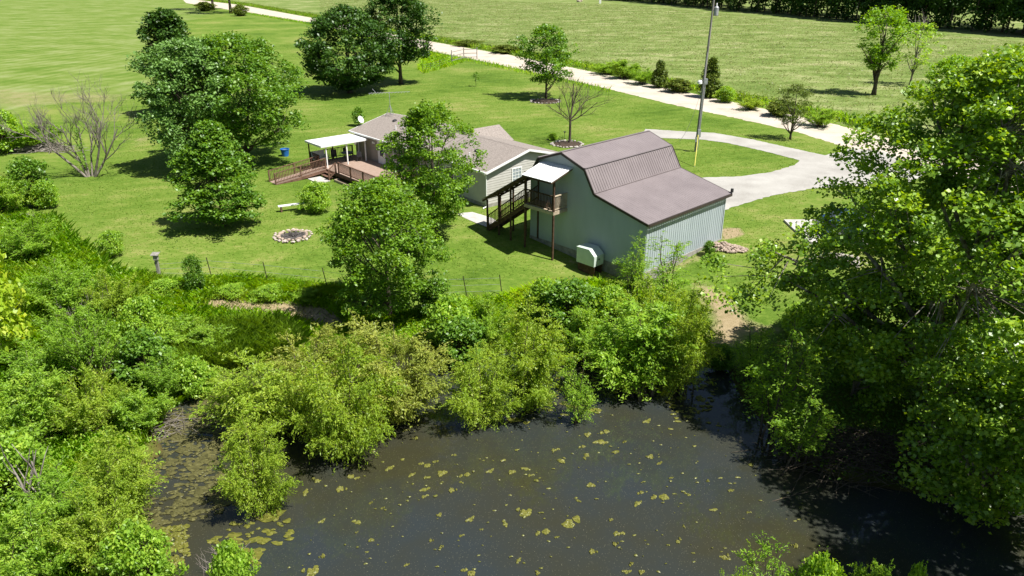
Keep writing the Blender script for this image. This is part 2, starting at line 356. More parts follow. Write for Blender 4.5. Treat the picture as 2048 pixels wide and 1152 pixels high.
def water_mat():
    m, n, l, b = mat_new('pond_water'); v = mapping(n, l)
    t = noise(n, l, .16, 4, .55, v); r = ramp(n, [(.38, (.028,.034,.034)), (.62, (.035,.034,.018))]); l.new(t.outputs['Fac'], r.inputs['Fac'])  # blue-grey to brown murk; also paints soft sky and tree reflections into the colour
    vo = n.new('ShaderNodeTexVoronoi'); vo.inputs['Scale'].default_value = 9; vo.inputs['Randomness'].default_value = 1; l.new(v, vo.inputs['Vector'])
    vo2 = n.new('ShaderNodeTexVoronoi'); vo2.inputs['Scale'].default_value = 17; l.new(v, vo2.inputs['Vector'])
    sc = n.new('ShaderNodeSeparateColor'); l.new(vo.outputs['Color'], sc.inputs[0])
    f1 = math_(n, l, 'MULTIPLY', math_(n, l, 'LESS_THAN', vo.outputs['Distance'], .085), math_(n, l, 'GREATER_THAN', sc.outputs[0], .72))
    sc2 = n.new('ShaderNodeSeparateColor'); l.new(vo2.outputs['Color'], sc2.inputs[0])
    f2 = math_(n, l, 'MULTIPLY', math_(n, l, 'LESS_THAN', vo2.outputs['Distance'], .22), math_(n, l, 'GREATER_THAN', sc2.outputs[1], .6))
    speck = math_(n, l, 'MAXIMUM', f1, math_(n, l, 'MULTIPLY', f2, .28))
    c = mixc(n, l, speck, r.outputs[0], (.20,.19,.12)); l.new(c, b.inputs['Base Color'])
    rr = math_(n, l, 'ADD', math_(n, l, 'MULTIPLY', speck, .5), .045); l.new(rr, b.inputs['Roughness'])
    b.inputs['IOR'].default_value = 1.333; b.inputs['Specular IOR Level'].default_value = .8
    t3 = noise(n, l, 3.0, 3, .5, v); bp = n.new('ShaderNodeBump'); bp.inputs['Strength'].default_value = .05; bp.inputs['Distance'].default_value = .03
    l.new(t3.outputs['Fac'], bp.inputs['Height']); l.new(bp.outputs['Normal'], b.inputs['Normal'])
    return m
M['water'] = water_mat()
# ---------------------------------------------------------------- ground, road, drive, pond
def polyG(px): return np.array([G(x, y)[:2] for x, y in px])
ROUGH = polyG([(-500,330),(-60,330),(20,352),(50,425),(110,420),(150,462),(215,520),(285,555),(345,572),(480,562),(640,582),(760,630),(930,590),(1000,588),(1080,556),
               (1190,552),(1300,585),(1370,600),(1405,640),(1420,700),(1480,740),(1530,690),(1590,650),(1700,660),(2000,680),(2500,760),(2500,1140),(1800,1148),(-900,1148)])
ROUGH2 = np.array([(-60.,-60.),(60,-60),(60,22),(-60,22)])
MEADOW = np.vstack([polyG([(625,30),(850,76),(940,92),(1030,106),(1200,141),(1400,184),(1560,219),(1660,241),(1760,270),(2300,330),(3200,360)]),
                    [(600.,90.),(1400,250),(2500,900),(1500,3500),(-900,3500),(-260,520)]])
HAY = np.vstack([polyG([(-700,235),(0,232),(120,200),(300,185),(318,120),(300,60),(420,30),(372,2)]), [(-200.,440),(-700,900),(-1500,600)]])
DIRT = [polyG(q) for q in (
    [(1385,560),(1430,572),(1475,600),(1500,640),(1560,652),(1580,668),(1500,668),(1470,700),(1450,732),(1420,740),(1405,690),(1420,640),(1392,600)],
    [(365,602),(440,596),(560,602),(650,612),(700,650),(660,668),(580,640),(470,628),(380,622)],
    [(1115,512),(1165,520),(1230,545),(1240,570),(1190,545),(1140,530)],
    [(1290,545),(1360,520),(1440,488),(1450,500),(1390,530),(1330,560),(1295,565)],
    [(1440,455),(1480,455),(1490,470),(1445,482)],
    [(-100,160),(120,178),(290,182),(300,205),(180,212),(0,222),(-100,215)],
    [(240,280),(270,262),(330,270),(300,292),(250,296)],
    [(1640,262),(1700,255),(1860,300),(1900,330),(1760,330)],
    [(860,720),(910,700),(920,790),(870,800)])]
def build_ground():
    ys = np.concatenate([np.linspace(-60, 8, 18)[:-1], np.geomspace(14, 120, 250)-6, np.geomspace(120, 4000, 70)[1:]])
    nu = 330; u = np.linspace(-1, 1, nu); u = np.sign(u)*np.abs(u)**1.12
    W = np.maximum(ys*1.05+22, 36)
    X = (u[None, :]*W[:, None]).ravel(); Y = np.repeat(ys, nu); P = np.c_[X, Y]
    Z = tz(P); d = sdist(P, POND)
    def wgt(poly, soft): return np.clip(.5-sdist(P, poly)/(2*soft), 0, 1)
    rough = np.maximum(wgt(ROUGH, .9), wgt(ROUGH2, 2)); med = wgt(MEADOW, 1.5); hay = wgt(HAY, 5)
    dirt = np.zeros(len(P))
    for i_, q in enumerate(DIRT): dirt = np.maximum(dirt, wgt(q, (.9,.8,.6,.6,.4,5,2,1,.5)[i_])*(.75,.95,.6,.6,.9,.45,.45,.8,.9)[i_])
    mud = np.clip(.5-(d-.35)/.9, 0, 1)
    me = bpy.data.meshes.new('ground'); ny = len(ys)
    i = np.arange((ny-1)*nu).reshape(ny-1, nu)[:, :-1].ravel()
    q = np.c_[i, i+1, i+nu+1, i+nu].astype(np.int32)
    me.vertices.add(len(P)); me.vertices.foreach_set('co', np.c_[P, Z].astype(np.float32).ravel())
    me.loops.add(q.size); me.loops.foreach_set('vertex_index', q.ravel())
    me.polygons.add(len(q)); me.polygons.foreach_set('loop_start', np.arange(0, q.size, 4, dtype=np.int32)); me.polygons.foreach_set('loop_total', np.full(len(q), 4, np.int32))
    me.polygons.foreach_set('use_smooth', np.ones(len(q), bool)); me.update(calc_edges=True)
    o1 = np.ones(len(P))
    for nm, ch in (('zone', (rough, med, dirt)), ('zone_two', (hay, mud, 0*o1))):
        at = me.attributes.new(nm, 'FLOAT_COLOR', 'POINT'); at.data.foreach_set('color', np.c_[ch[0], ch[1], ch[2], o1].astype(np.float32).ravel())
    me.materials.append(M['ground']); o = bpy.data.objects.new('ground', me); COL.objects.link(o)
    tag(o, kind='structure')
build_ground()
def sheet(name, poly, z, mat, jit=.25, step=.7, seed=1, thick=0.0):
    """flat sheet with ragged edges"""
    rng = np.random.default_rng(seed); P = []
    n = len(poly)
    for i in range(n):
        a, b = poly[i], poly[(i+1) % n]; L = np.hypot(*(b-a)); k = max(1, int(L/step)); k = min(k, 420)
        nr = np.array([-(b-a)[1], (b-a)[0]])/max(L, 1e-6)
        for j in range(k):
            o = rng.normal(0, jit) if j else rng.normal(0, jit*.3)
            P.append(a+(b-a)*j/k+nr*o)
    bm = bmesh.new(); vs = [bm.verts.new((p[0], p[1], z)) for p in P]; f = bm.faces.new(vs); f.normal_update()
    if f.normal.z < 0: f.normal_flip()
    bmesh.ops.triangulate(bm, faces=[f])
    me = bpy.data.meshes.new(name); bm.to_mesh(me); bm.free(); me.materials.append(M[mat])
    o = bpy.data.objects.new(name, me); COL.objects.link(o); return tag(o, kind='structure')
lo = polyG([(372,6),(480,23),(625,47),(850,100),(940,118),(1000,130),(1130,158),(1230,181),(1330,206),(1400,221),(1530,249),(1600,266),(1690,294),(1760,318),(2200,430)])
hi = polyG([(2300,340),(1800,284),(1660,246),(1560,225),(1400,190),(1200,147),(1030,112),(940,97),(850,81),(625,36),(480,10),(395,0)])
far_l = np.array([(-420., 1000.), (-436., 1000.)])
sheet('dirt_road', np.vstack([lo[::-1], far_l[::-1], hi[::-1]]), .012, 'road', .10, .35, 3)
sheet('gravel_drive', polyG([(1290,258),(1350,262),(1430,266),(1510,280),(1580,296),(1650,311),(1700,296),(1770,305),(1860,345),(1800,375),(1700,372),(1620,378),(1540,392),(1470,413),(1440,424),(1380,420),(1380,362),(1410,355),(1480,353),(1540,345),(1588,331),(1600,321),(1530,303),(1460,287),(1400,279),(1340,277),(1285,275)]), .018, 'drive', .05, .3, 5)
sheet('footpath', polyG([(915,428),(945,424),(985,437),(1004,452),(975,457),(942,442)]), .014, 'concrete', .03, .5, 6)
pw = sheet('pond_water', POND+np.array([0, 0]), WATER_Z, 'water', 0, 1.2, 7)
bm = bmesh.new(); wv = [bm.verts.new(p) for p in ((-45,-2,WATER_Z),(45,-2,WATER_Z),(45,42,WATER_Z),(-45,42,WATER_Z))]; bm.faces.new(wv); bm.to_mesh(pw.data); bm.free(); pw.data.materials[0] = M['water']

# ---------------------------------------------------------------- barn (local X runs along the long wall, local Y along the gable)
BZ = math.radians(44.216)
def ribs_profile(y, prof):
    for (a, za), (b, zb) in zip(prof, prof[1:]):
        if a <= y <= b: return za+(zb-za)*(y-a)/(b-a)
    return prof[-1][1]
def build_barn():
    R = empty('gambrel_barn', (7.865, 40.454, 0), 'large pale blue-grey metal barn with stepped brown roof, lean-to and outside stair', 'barn', rz=BZ)
    L = 8.578; UW = 9.43; uR = 6.638
    prof = [(0,3.2),(3.843,4.113-.0),(4.69,5.503),(6.638,6.19),(8.586,5.503),(UW,4.113)]
    # foundation
    Geo().box((-.06,-.06,-1.4),(L+.06,UW+.06,0.0)).build('foundation', M['concrete_dark'], R)
    def pieces(x, nx):
        g = Geo(); poly = [(x,0,0),(x,UW,0)]+[(x,a,z-.06) for a, z in prof[::-1]]
        g.slab(poly if nx < 0 else poly[::-1], .08)
        k = 0.0
        while k < UW-.05:
            y = k+.06; z = ribs_profile(y, prof)-.10
            g.box((x-.022 if nx < 0 else x, y, .01), (x if nx < 0 else x+.022, y+.045, z)); k += .23
        return g
    gw = pieces(0, -1).build('gable_wall', M['siding_barn'], R)
    pieces(L, 1).build('gable_wall', M['siding_barn'], R)
    for y, zt, s in ((0, 3.14, -1), (UW, 4.05, 1)):
        g = Geo(); g.box((.085, y if s < 0 else y-.08, 0),(L-.085, y+.08 if s < 0 else y, zt))
        k = .04
        while k < L-.05:
            g.box((k, y-.022 if s < 0 else y, .01),(k+.045, y if s < 0 else y+.022, zt-.02)); k += .23
        g.build('side_wall', M['siding_barn'], R)
    # corner trims, a shade proud of the ribs
    ct = Geo(); ct.box((-.035,-.035,0),(.07,-.023,3.1)); ct.box((-.035,-.0229,0),(-.0231,.07,3.1)); ct.build('corner_trim', M['siding_barn'], R)
    ct = Geo(); ct.box((L-.07,-.035,0),(L+.035,-.023,3.1)); ct.build('corner_trim', M['siding_barn'], R)
    # roof
    ov = .27; rp = [(-.25,3.2-.06),(3.843,4.113),(4.69,5.503),(6.638,6.19),(8.586,5.503),(UW+.12,3.95)]
    g = Geo(); rb = Geo()
    for (a, za), (b, zb) in zip(rp, rp[1:]):
        A, B_ = Vector((0,a,za)), Vector((0,b,zb)); nrm = Vector((0, -(zb-za), b-a)).normalized()
        e = (B_-A).normalized()*.004
        g.slab([(-ov,a+e.y,za+e.z),(L+ov,a+e.y,za+e.z),(L+ov,b-e.y,zb-e.z),(-ov,b-e.y,zb-e.z)], .05)
        k = -ov+.05
        while k < L+ov-.05:
            hh = .010 if abs(zb-za) > 1.2 else -.010; p = Vector((k,a,za))+nrm*hh+e*8; q = Vector((k,b,zb))+nrm*hh-e*8
            g.beam(p, q, .055, .028); k += .23
    roof = g.build('roof', M['roof_barn'], R)
    t = Geo()
    for x in (-ov-.03, L+ov+.03):
        for (a, za), (b, zb) in zip(rp, rp[1:]):
            t.beam((x,a,za-.07),(x,b,zb-.07), .05, .15)
    t.beam((-ov,-.29,3.04),(L+ov,-.29,3.04), .05, .17); t.beam((-ov,UW+.16,3.84),(L+ov,UW+.16,3.84), .05, .14)
    t.build('roof_trim', M['trim_brown'], roof)
    cap = Geo()
    for (a, z) in rp[1:5]:
        cap.beam((-ov,a,z+.025),(L+ov,a,z+.025), .16, .022)
    cap.build('ridge_cap', M['roof_barn'], roof)
    # upper door and window behind the porch
    d = Geo().box((-.06,7.35,2.7),(-.024,8.25,4.72)).build('door', M['white'], R)
    Geo().box((-.075,7.5,3.5),(-.062,8.1,4.5)).build('door_glass', M['glass'], d)
    w = Geo(); w.box((-.06,6.42,3.85),(-.024,6.50,4.72)); w.box((-.06,7.08,3.85),(-.024,7.16,4.72)); w.box((-.06,6.5,3.85),(-.024,7.08,3.92)); w.box((-.06,6.5,4.65),(-.024,7.08,4.72))
    w.box((-.052,6.77,3.92),(-.03,6.81,4.65)); w.box((-.052,6.5,4.26),(-.03,6.77,4.3)); w.box((-.052,6.81,4.26),(-.03,7.08,4.3))
    wf = w.build('window', M['white'], R)
    Geo().box((-.04,6.5,3.92),(-.027,7.08,4.65)).build('pane', M['glass'], wf)
    # porch
    P = Geo(); u0, u1, v0, fz = 6.14, 8.75, -1.38, 2.65
    for i in range(10):
        x0 = v0+i*.138; P.box((x0, u0, fz-.035), (x0+.13, u1, fz))
    P.box((v0, u0, fz-.22),(v0+.04, u1, fz-.04)); P.box((v0+.04, u0, fz-.22),(-.03, u0+.04, fz-.04)); P.box((v0+.04,u1-.04,fz-.22),(-.03,u1,fz-.04))
    porch = P.build('porch_deck', M['wood_pale'], R)
    rl = Geo()
    rl.beam((-.06,u0+.06,fz+.98),(v0+.1,u0+.06,fz+.98), .13, .045); rl.beam((-.06,u0+.06,fz+.12),(v0+.1,u0+.06,fz+.12), .05, .07)
    for i in range(11): x = -.1-i*.112; rl.box((x-.018,u0+.042,fz+.08),(x+.018,u0+.078,fz+.955))
    rl.build('railing', M['wood_pale'], porch)
    rl = Geo(); rl.beam((v0+.06,u0+.1,fz+.98),(v0+.06,u1-.05,fz+.98), .13, .045); rl.beam((v0+.06,u0+.1,fz+.12),(v0+.06,u1-.05,fz+.12), .05, .07)
    k = u0+.2
    while k < u1-.1: rl.box((v0+.042,k-.018,fz+.08),(v0+.078,k+.018,fz+.955)); k += .125
    rl.build('railing', M['wood_dark'], porch)
    for (x, y, zb, zt) in ((v0+.06,u0+.06,-.9,4.80),(v0+.06,u1-.06,-.5,4.78),(-.09,u1-.06,-.05,5.1)):
        Geo().box((x-.055,y-.055,zb),(x+.055,y+.055,zt)).build('porch_post', M['wood_dark'], porch)
    # porch roof: white metal
    z1, z0 = 5.34, 4.72; pr = Geo().slab([(-.03,5.82,z1),(-.03,8.02,z1+.03),(-.03,8.32,z1-.1),(-2.0,8.32,z0-.1),(-2.0,5.82,z0)][::-1] if False else [(-2.02,5.80,z0+.05),(-.03,5.80,z1),(-.03,8.35,z1),(-2.02,8.35,z0+.05)], .04)
    k = 5.85
    while k < 8.33: pr.beam((-2.02,k,z0+.06),(-.04,k,z1+.01), .03, .025); k += .23
    pro = pr.build('porch_roof', M['white_metal'], porch)
    fr = Geo(); fr.beam((-2.0,5.84,z0-.03),(-.04,5.84,z1-.09), .04, .12); fr.beam((-1.36,5.87,z0+.10),(-1.36,8.33,z0+.10), .09, .14); fr.beam((-2.0,5.87,z0-.03),(-2.0,8.33,z0-.03), .04, .10)
    for k in (6.5,7.1,7.7,8.3): fr.beam((-1.98,k,z0-.03),(-.04,k,z1-.09), .04, .10)
    fr.build('rafter', M['wood_dark'], porch)
    # stair down to the path, with its own roof
    S = Geo(); ub = 12.35; n = 13
    for x in (v0+.08, -.14): S.beam((x,u1,fz-.16),(x,ub,-.05), .05, .28)
    for i in range(n):
        f = (i+.5)/n; y = u1+(ub-u1)*f; z = fz*(1-f)-.02; S.box((v0+.11,y-.14,z-.04),(-.17,y+.14,z))
    st = S.build('stair', M['wood_dark'], R)
    for x in (v0+.06, -.10):
        g = Geo(); a = Vector((x,u1,fz+.95)); b = Vector((x,ub,.95)); g.beam(a, b, .10, .05); g.beam(a-Vector((0,0,.8)), b-Vector((0,0,.8)), .05, .07)
        m_ = 26
        for i in range(1, m_):
            p = a+(b-a)*i/m_; g.box((x-.018,p.y-.018,p.z-.80),(x+.018,p.y+.018,p.z-.02))
        g.build('stair_railing', M['wood_dark'], st)
        for f in ((.36,.68,1.0) if x < -.5 else (.3,.64,1.0)):
            y = u1+(ub-u1)*f; Geo().box((x-.05,y-.05,-.4),(x+.05,y+.05,4.62-2.50*f)).build('stair_post', M['wood_dark'], st)
    sr = Geo().slab([(v0-.22,8.3,4.74),(.0,8.3,4.74),(.0,ub+.25,2.12),(v0-.22,ub+.25,2.12)][::-1], .035)
    sro = sr.build('stair_roof', M['roof_barn'], st)
    g = Geo()
    for x in (v0-.18, -.05): g.beam((x,8.36,4.60),(x,ub+.22,2.03), .05, .13)
    for i in range(9):
        f = (i+.5)/9; g.beam((v0-.15,8.36+(ub-8.2)*f,4.64-2.57*f),(-.08,8.36+(ub-8.2)*f,4.64-2.57*f), .06, .05)
    g.build('stair_roof_frame', M['wood_dark'], st)
    # security lamp at the far eave
    Geo().box((L+.2,-.33,3.2),(L+.33,-.18,3.45)).build('floodlight', M['metal_dark'], R)
build_barn()

# ---------------------------------------------------------------- house (same local layout)
HZ = .715; HO = (-1.878, 53.226, 0)
def build_house():
    R = empty('ranch_house', HO, 'single-storey grey house with brown shingle gable roofs and white trim', 'house', rz=HZ)
    W, L, ze, zr, o = 7.913, 19.285, 2.85, 3.947, .35
    Geo().box((-.03,-.03,-.3),(W+.03,L+.03,.28)).build('foundation', M['concrete_dark'], R)
    def lap(g, a, b, zt, nrm, z0=.28):
        z = z0
        while z < zt-.02:
            z2 = min(z+.19, zt); p = [Vector((a[0],a[1],z)),Vector((b[0],b[1],z)),Vector((b[0],b[1],z2)),Vector((a[0],a[1],z2))]
            nn = Vector((nrm[0],nrm[1],0)); g.hexa([p[0]+nn*.028,p[1]+nn*.028,p[1]-nn*.06,p[0]-nn*.06,p[3]+nn*.006,p[2]+nn*.006,p[2]-nn*.06,p[3]-nn*.06]); z += .19
    # gable walls with lap siding following the slope
    def gable(y, s):
        g = Geo(); n = (0, s); z = .28
        while z < zr-.12:
            z2 = z+.19; zm = z2 if z2 < ze-.1 else min(z2, zr-.1)
            ins = max(0, (zm-(ze-.12))/(zr-ze))*W/2
            if W-2*ins < .2: break
            ins0 = max(0, (z-(ze-.12))/(zr-ze))*W/2
            g.hexa([(ins0,y+s*.028,z),(W-ins0,y+s*.028,z),(W-ins0,y-s*.06,z),(ins0,y-s*.06,z),(ins,y+s*.006,zm),(W-ins,y+s*.006,zm),(W-ins,y-s*.06,zm),(ins,y-s*.06,zm)]); z += .19
        g.build('gable_wall', M['siding_house'], R)
    gable(0, -1); gable(L, 1)
    g = Geo(); lap(g, (0,.07), (0,7.6), ze-.08, (-1,0)); g.build('front_wall', M['siding_house'], R)
    g = Geo(); lap(g, (0,7.6), (0,L-.07), ze-.08, (-1,0)); g.build('front_wall', M['siding_taupe'], R)
    g = Geo(); lap(g, (W,.07), (W,L-.07), ze-.08, (1,0)); g.build('back_wall', M['siding_house'], R)
    # roof
    sl = (zr-ze)/(W/2+o)
    rf = Geo(); rf.slab([(-o,-o,ze),(-o,L+o,ze),(W/2,L+o,zr),(W/2,-o,zr)][::-1], .06)
    rf.slab([(W/2,-o,zr),(W/2,L+o,zr),(W+o,L+o,ze),(W+o,-o,ze)][::-1], .06)
    # rear wing roof
    a0, a1 = 6.85, 10.15; am = (a0+a1)/2; zw = zr-.02; xe = W+.45
    rf.slab([(W/2-.2,am,zw),(xe,am,zw),(xe,a0-o,ze+.02),(W-.2,a0-o,ze+.02)][::-1], .06)
    rf.slab([(W/2-.2,am,zw),(W-.2,a1+o,ze+.02),(xe,a1+o,ze+.02),(xe,am,zw)][::-1], .06)
    roof = rf.build('roof', M['shingle'], R)
    g = Geo(); g.slab([(xe-.42,a0,ze-.1),(xe-.42,a1,ze-.1),(xe-.42,am,zw-.12)], .1); g.build('rear_gable', M['siding_house'], R)
    cp = Geo(); cp.slab([(W/2-.15,-o,zr-.15*sl+.012),(W/2,-o,zr+.012),(W/2,L+o,zr+.012),(W/2-.15,L+o,zr-.15*sl+.012)], .02); cp.slab([(W/2,-o,zr+.012),(W/2+.15,-o,zr-.15*sl+.012),(W/2+.15,L+o,zr-.15*sl+.012),(W/2,L+o,zr+.012)], .02); cp.build('ridge_cap', M['shingle'], roof)
    # white fascia, rakes
    for y in (-o-.02, L+o+.02):
        t = Geo(); t.beam((-o,y,ze-.08),(W/2,y,zr-.08), .04, .17); t.beam((W+o,y,ze-.08),(W/2,y,zr-.08), .04, .17)
        t.build('rake_board', M['white'], roof)
    gt = Geo(); gt.beam((-o-.06,-o,ze-.05),(-o-.06,L+o,ze-.05), .11, .12); gt.build('gutter', M['white'], roof)
    sf = Geo(); sf.box((-o,.0,ze-.13),(-.03,L,ze-.10)); sf.build('soffit', M['white'], roof)
    # vents, flue pipe
    def on(x): return ze+(x+o)*sl
    for (y, x) in ((3.5,1.9),(16.9,2.9),(14.6,2.6),(10.6,2.4),(12.6,1.6)):
        v = Geo(); v.hexa([(x-.14,y-.17,on(x-.14)),(x+.14,y-.17,on(x+.14)),(x+.14,y+.17,on(x+.14)),(x-.14,y+.17,on(x-.14)),(x-.17,y-.15,on(x)+.11),(x+.12,y-.15,on(x)+.16),(x+.12,y+.15,on(x)+.16),(x-.17,y+.15,on(x)+.11)])
        v.build('roof_vent', M['metal_dark'], roof)
    for (y, x) in ((3.2,.9),(14.9,1.7),(14.2,2.0)):
        Geo().lathe([(.05,0),(.05,.34),(.07,.34),(.07,.36)], 8, (x,y,on(x)-.03)).build('vent_pipe', M['white'], roof)
    fx, fy = W/2+.5, 15.2
    fl = Geo(); fl.lathe([(.24,-.2),(.22,.12),(.19,.14),(.19,.85),(.19,.9)], 14, (fx,fy,zr-.1)); fl.smooth = False
    fo = fl.build('chimney_flue', M['metal_grey'], roof)
    Geo().lathe([(.14,.9),(.14,.97),(.27,.98),(.27,1.12),(.2,1.16)], 14, (fx,fy,zr-.1)).build('flue_cap', M['white_metal'], fo)
    # window in the gable end
    def window(parent, o_, ax, n, w, h, cols, rows, pane='glass_pale'):
        """o_ lower corner, ax unit vector along, n outward"""
        o_ = Vector(o_); ax = Vector(ax); n = Vector(n); z = Vector((0,0,1)); g = Geo()
        def bar(a, b, c, d, t0, t1):
            p = [o_+ax*a+z*c+n*t0, o_+ax*b+z*c+n*t0, o_+ax*b+z*c+n*t1, o_+ax*a+z*c+n*t1]; q = [x+z*(d-c) for x in p]; g.hexa(p+q)
        bar(-.08,w+.08,-.08,0,.028,.075); bar(-.08,w+.08,h,h+.08,.028,.07); bar(-.08,0,0,h,.028,.07); bar(w,w+.08,0,h,.028,.07)
        for i in range(1, cols): bar(w*i/cols-.015,w*i/cols+.015,0,h,.045,.06)
        for j in range(1, rows):
            for i in range(cols): bar(w*i/cols+.016,w*(i+1)/cols-.016,h*j/rows-.015,h*j/rows+.015,.045,.058)
        f = g.build('window', M['white'], parent); g = Geo(); bar(0.002,w-.002,0.002,h-.002,.030,.042); g.build('pane', M[pane], f); return f
    window(R, (2.52,-.0,1.55), (1,0,0), (0,-1,0), .85, 1.0, 3, 4)
    # patio door and its pair of tall panes on the deck side
    def door(y0, y1, z0, z1):
        d = Geo().box((-.075,y0,z0),(-.030,y1,z1)).build('door', M['white'], R)
        Geo().box((-.088,y0+.24,z0+.7),(-.077,y1-.24,z1-.2)).build('door_glass', M['glass'], d)
        f = Geo(); f.box((-.10,y0-.1,z0),(-.030,y0-.004,z1+.1)); f.box((-.10,y1+.004,z0),(-.030,y1+.1,z1+.1)); f.box((-.10,y0-.003,z1+.004),(-.030,y1+.003,z1+.1)); f.build('door_frame', M['white'], d)
        Geo().box((-.13,y0+.08,z0+.95),(-.077,y0+.14,z0+1.05)).build('handle', M['metal_grey'], d)
    door(14.15, 15.15, .58, 2.58)
    window(R, (-.0,12.7,1.25), (0,-1,0), (-1,0,0), 1.1, 1.2, 2, 2, 'glass'); window(R, (-.0,9.9,1.25), (0,-1,0), (-1,0,0), 1.3, 1.2, 2, 2, 'glass')
    window(R, (-.0,5.0,1.25), (0,-1,0), (-1,0,0), .9, 1.0, 2, 2, 'glass')
    wl_ = Geo().box((-.1,15.75,2.2),(-.03,16.15,2.36)).build('wall_vent', M['white'], R)
    for (x, y) in ((-.06,-.06),(-.33,18.6)):
        g = Geo(); g.tube([(-o-.05,y,ze-.12),(-.10,y,ze-.35),(-.10,y,.15),(-.45,y,.05)], .055, 6); g.build('downspout', M['white'], R)
build_house()

def local(p, org=HO, rz=HZ):
    c, s = math.cos(rz), math.sin(rz); return (org[0]+p[0]*c-p[1]*s, org[1]+p[0]*s+p[1]*c, org[2]+p[2])
# ---- deck with ramp
def build_deck():
    R = empty('timber_deck', local((-2.3,12.5,0)), 'tan timber deck with brown rails, access ramp and steps along the grey house', 'deck', rz=HZ)
    R2 = bpy.data.objects.new('x', None)
    bx, by = -2.3, 12.5
    class D(Geo):
        def build(s, name, mat, parent=None, **k):
            s.v = [(x-bx, y-by, z) for x, y, z in s.v]; return Geo.build(s, name, mat, parent, **k)
    dz = .58
    g = D(); k = -4.6
    while k < -.12: g.box((k, 8.2, dz-.035), (min(k+.135,-.1), 19.5, dz)); k += .142
    fl = g.build('deck_floor', M['wood_deck'], R)
    g = D(); g.box((-4.64,8.2,dz-.28),(-4.605,19.5,dz-.04)); g.box((-4.6,8.16,dz-.28),(-.1,8.198,dz-.04)); g.box((-4.6,19.502,dz-.28),(-.1,19.54,dz-.04)); g.build('fascia_board', M['wood_brown'], R)
    for y in (8.4,11.4,14.3,16.4,19.3): D().box((-4.58,y-.05,-.3),(-4.48,y+.05,dz-.29)).build('deck_footing', M['wood_dark'], R)
    def rail(a, b, mat='wood_brown', posts=True, hgt=.92):
        a = Vector(a); b = Vector(b); L = (b-a).length; g = D()
        g.beam(a+Vector((0,0,hgt)), b+Vector((0,0,hgt)), .10, .045); g.beam(a+Vector((0,0,.13)), b+Vector((0,0,.13)), .045, .06)
        n = int(L/.135)
        for i in range(1, n):
            p = a+(b-a)*i/n; g.box((p.x-.018,p.y-.018,p.z+.1),(p.x+.018,p.y+.018,p.z+hgt-.024))
        o = g.build('railing', M[mat], R)
        m_ = max(1, round(L/1.9))
        for i in range(m_+1):
            p = a+(b-a)*i/m_; q = D().box((p.x-.05,p.y-.05,p.z-.35),(p.x+.05,p.y+.05,p.z+hgt+.03)).build('rail_post', M[mat], o)
    rail((-4.53,14.4,dz),(-4.53,8.3,dz)); rail((-4.45,8.25,dz),(-.3,8.25,dz))
    rail((-4.53,19.45,dz),(-4.53,17.85,dz),'wood_dark'); rail((-4.45,19.45,dz),(-.3,19.45,dz),'wood_dark')
    # ramp running out from the deck
    g = D(); x0, x1, z1 = -4.66, -9.3, .02
    n = 32
    for i in range(n):
        fa, fb = i/n, (i+.94)/n
        g.hexa([(x0+(x1-x0)*fb,16.45,dz+(z1-dz)*fb-.035),(x0+(x1-x0)*fa,16.45,dz+(z1-dz)*fa-.035),(x0+(x1-x0)*fa,17.75,dz+(z1-dz)*fa-.035),(x0+(x1-x0)*fb,17.75,dz+(z1-dz)*fb-.035),
                (x0+(x1-x0)*fb,16.45,dz+(z1-dz)*fb),(x0+(x1-x0)*fa,16.45,dz+(z1-dz)*fa),(x0+(x1-x0)*fa,17.75,dz+(z1-dz)*fa),(x0+(x1-x0)*fb,17.75,dz+(z1-dz)*fb)])
    g.build('ramp', M['wood_deck'], R)
    g = D(); g.beam((x0,16.42,dz-.16),(x1,16.42,z1-.1), .04, .24); g.beam((x0,17.78,dz-.16),(x1,17.78,z1-.1), .04, .24); g.build('ramp_stringer', M['wood_brown'], R)
    rail((x0,16.5,dz),(x1,16.5,z1)); rail((x0,17.7,dz),(x1,17.7,z1))
    # steps between ramp and rail
    g = D()
    for i, z in enumerate((.40,.21)): g.box((-4.95-i*.3,14.75,z-.04),(-4.66-i*.3,16.3,z))
    g.build('steps', M['wood_brown'], R)
    rail((-4.66,14.65,dz),(-5.35,14.65,.1), hgt=.85)
    g = D(); g.box((-6.5,14.5,-.1),(-5.35,16.35,.06)); g.build('step_pad', M['concrete'], R)
    g = D(); g.box((-5.15,9.6,-.1),(-5.10,14.2,.2)); g.box((-5.10,9.6,-.1),(-4.7,9.65,.2)); g.box((-5.10,14.15,-.1),(-4.7,14.2,.2)); pl = g.build('planter_edging', M['wood_pale'], R)
    D().box((-5.10,9.651,-.1),(-4.70,14.149,.12)).build('planter_soil', M['mulch'], pl)
    bpy.data.objects.remove(R2)
build_deck()
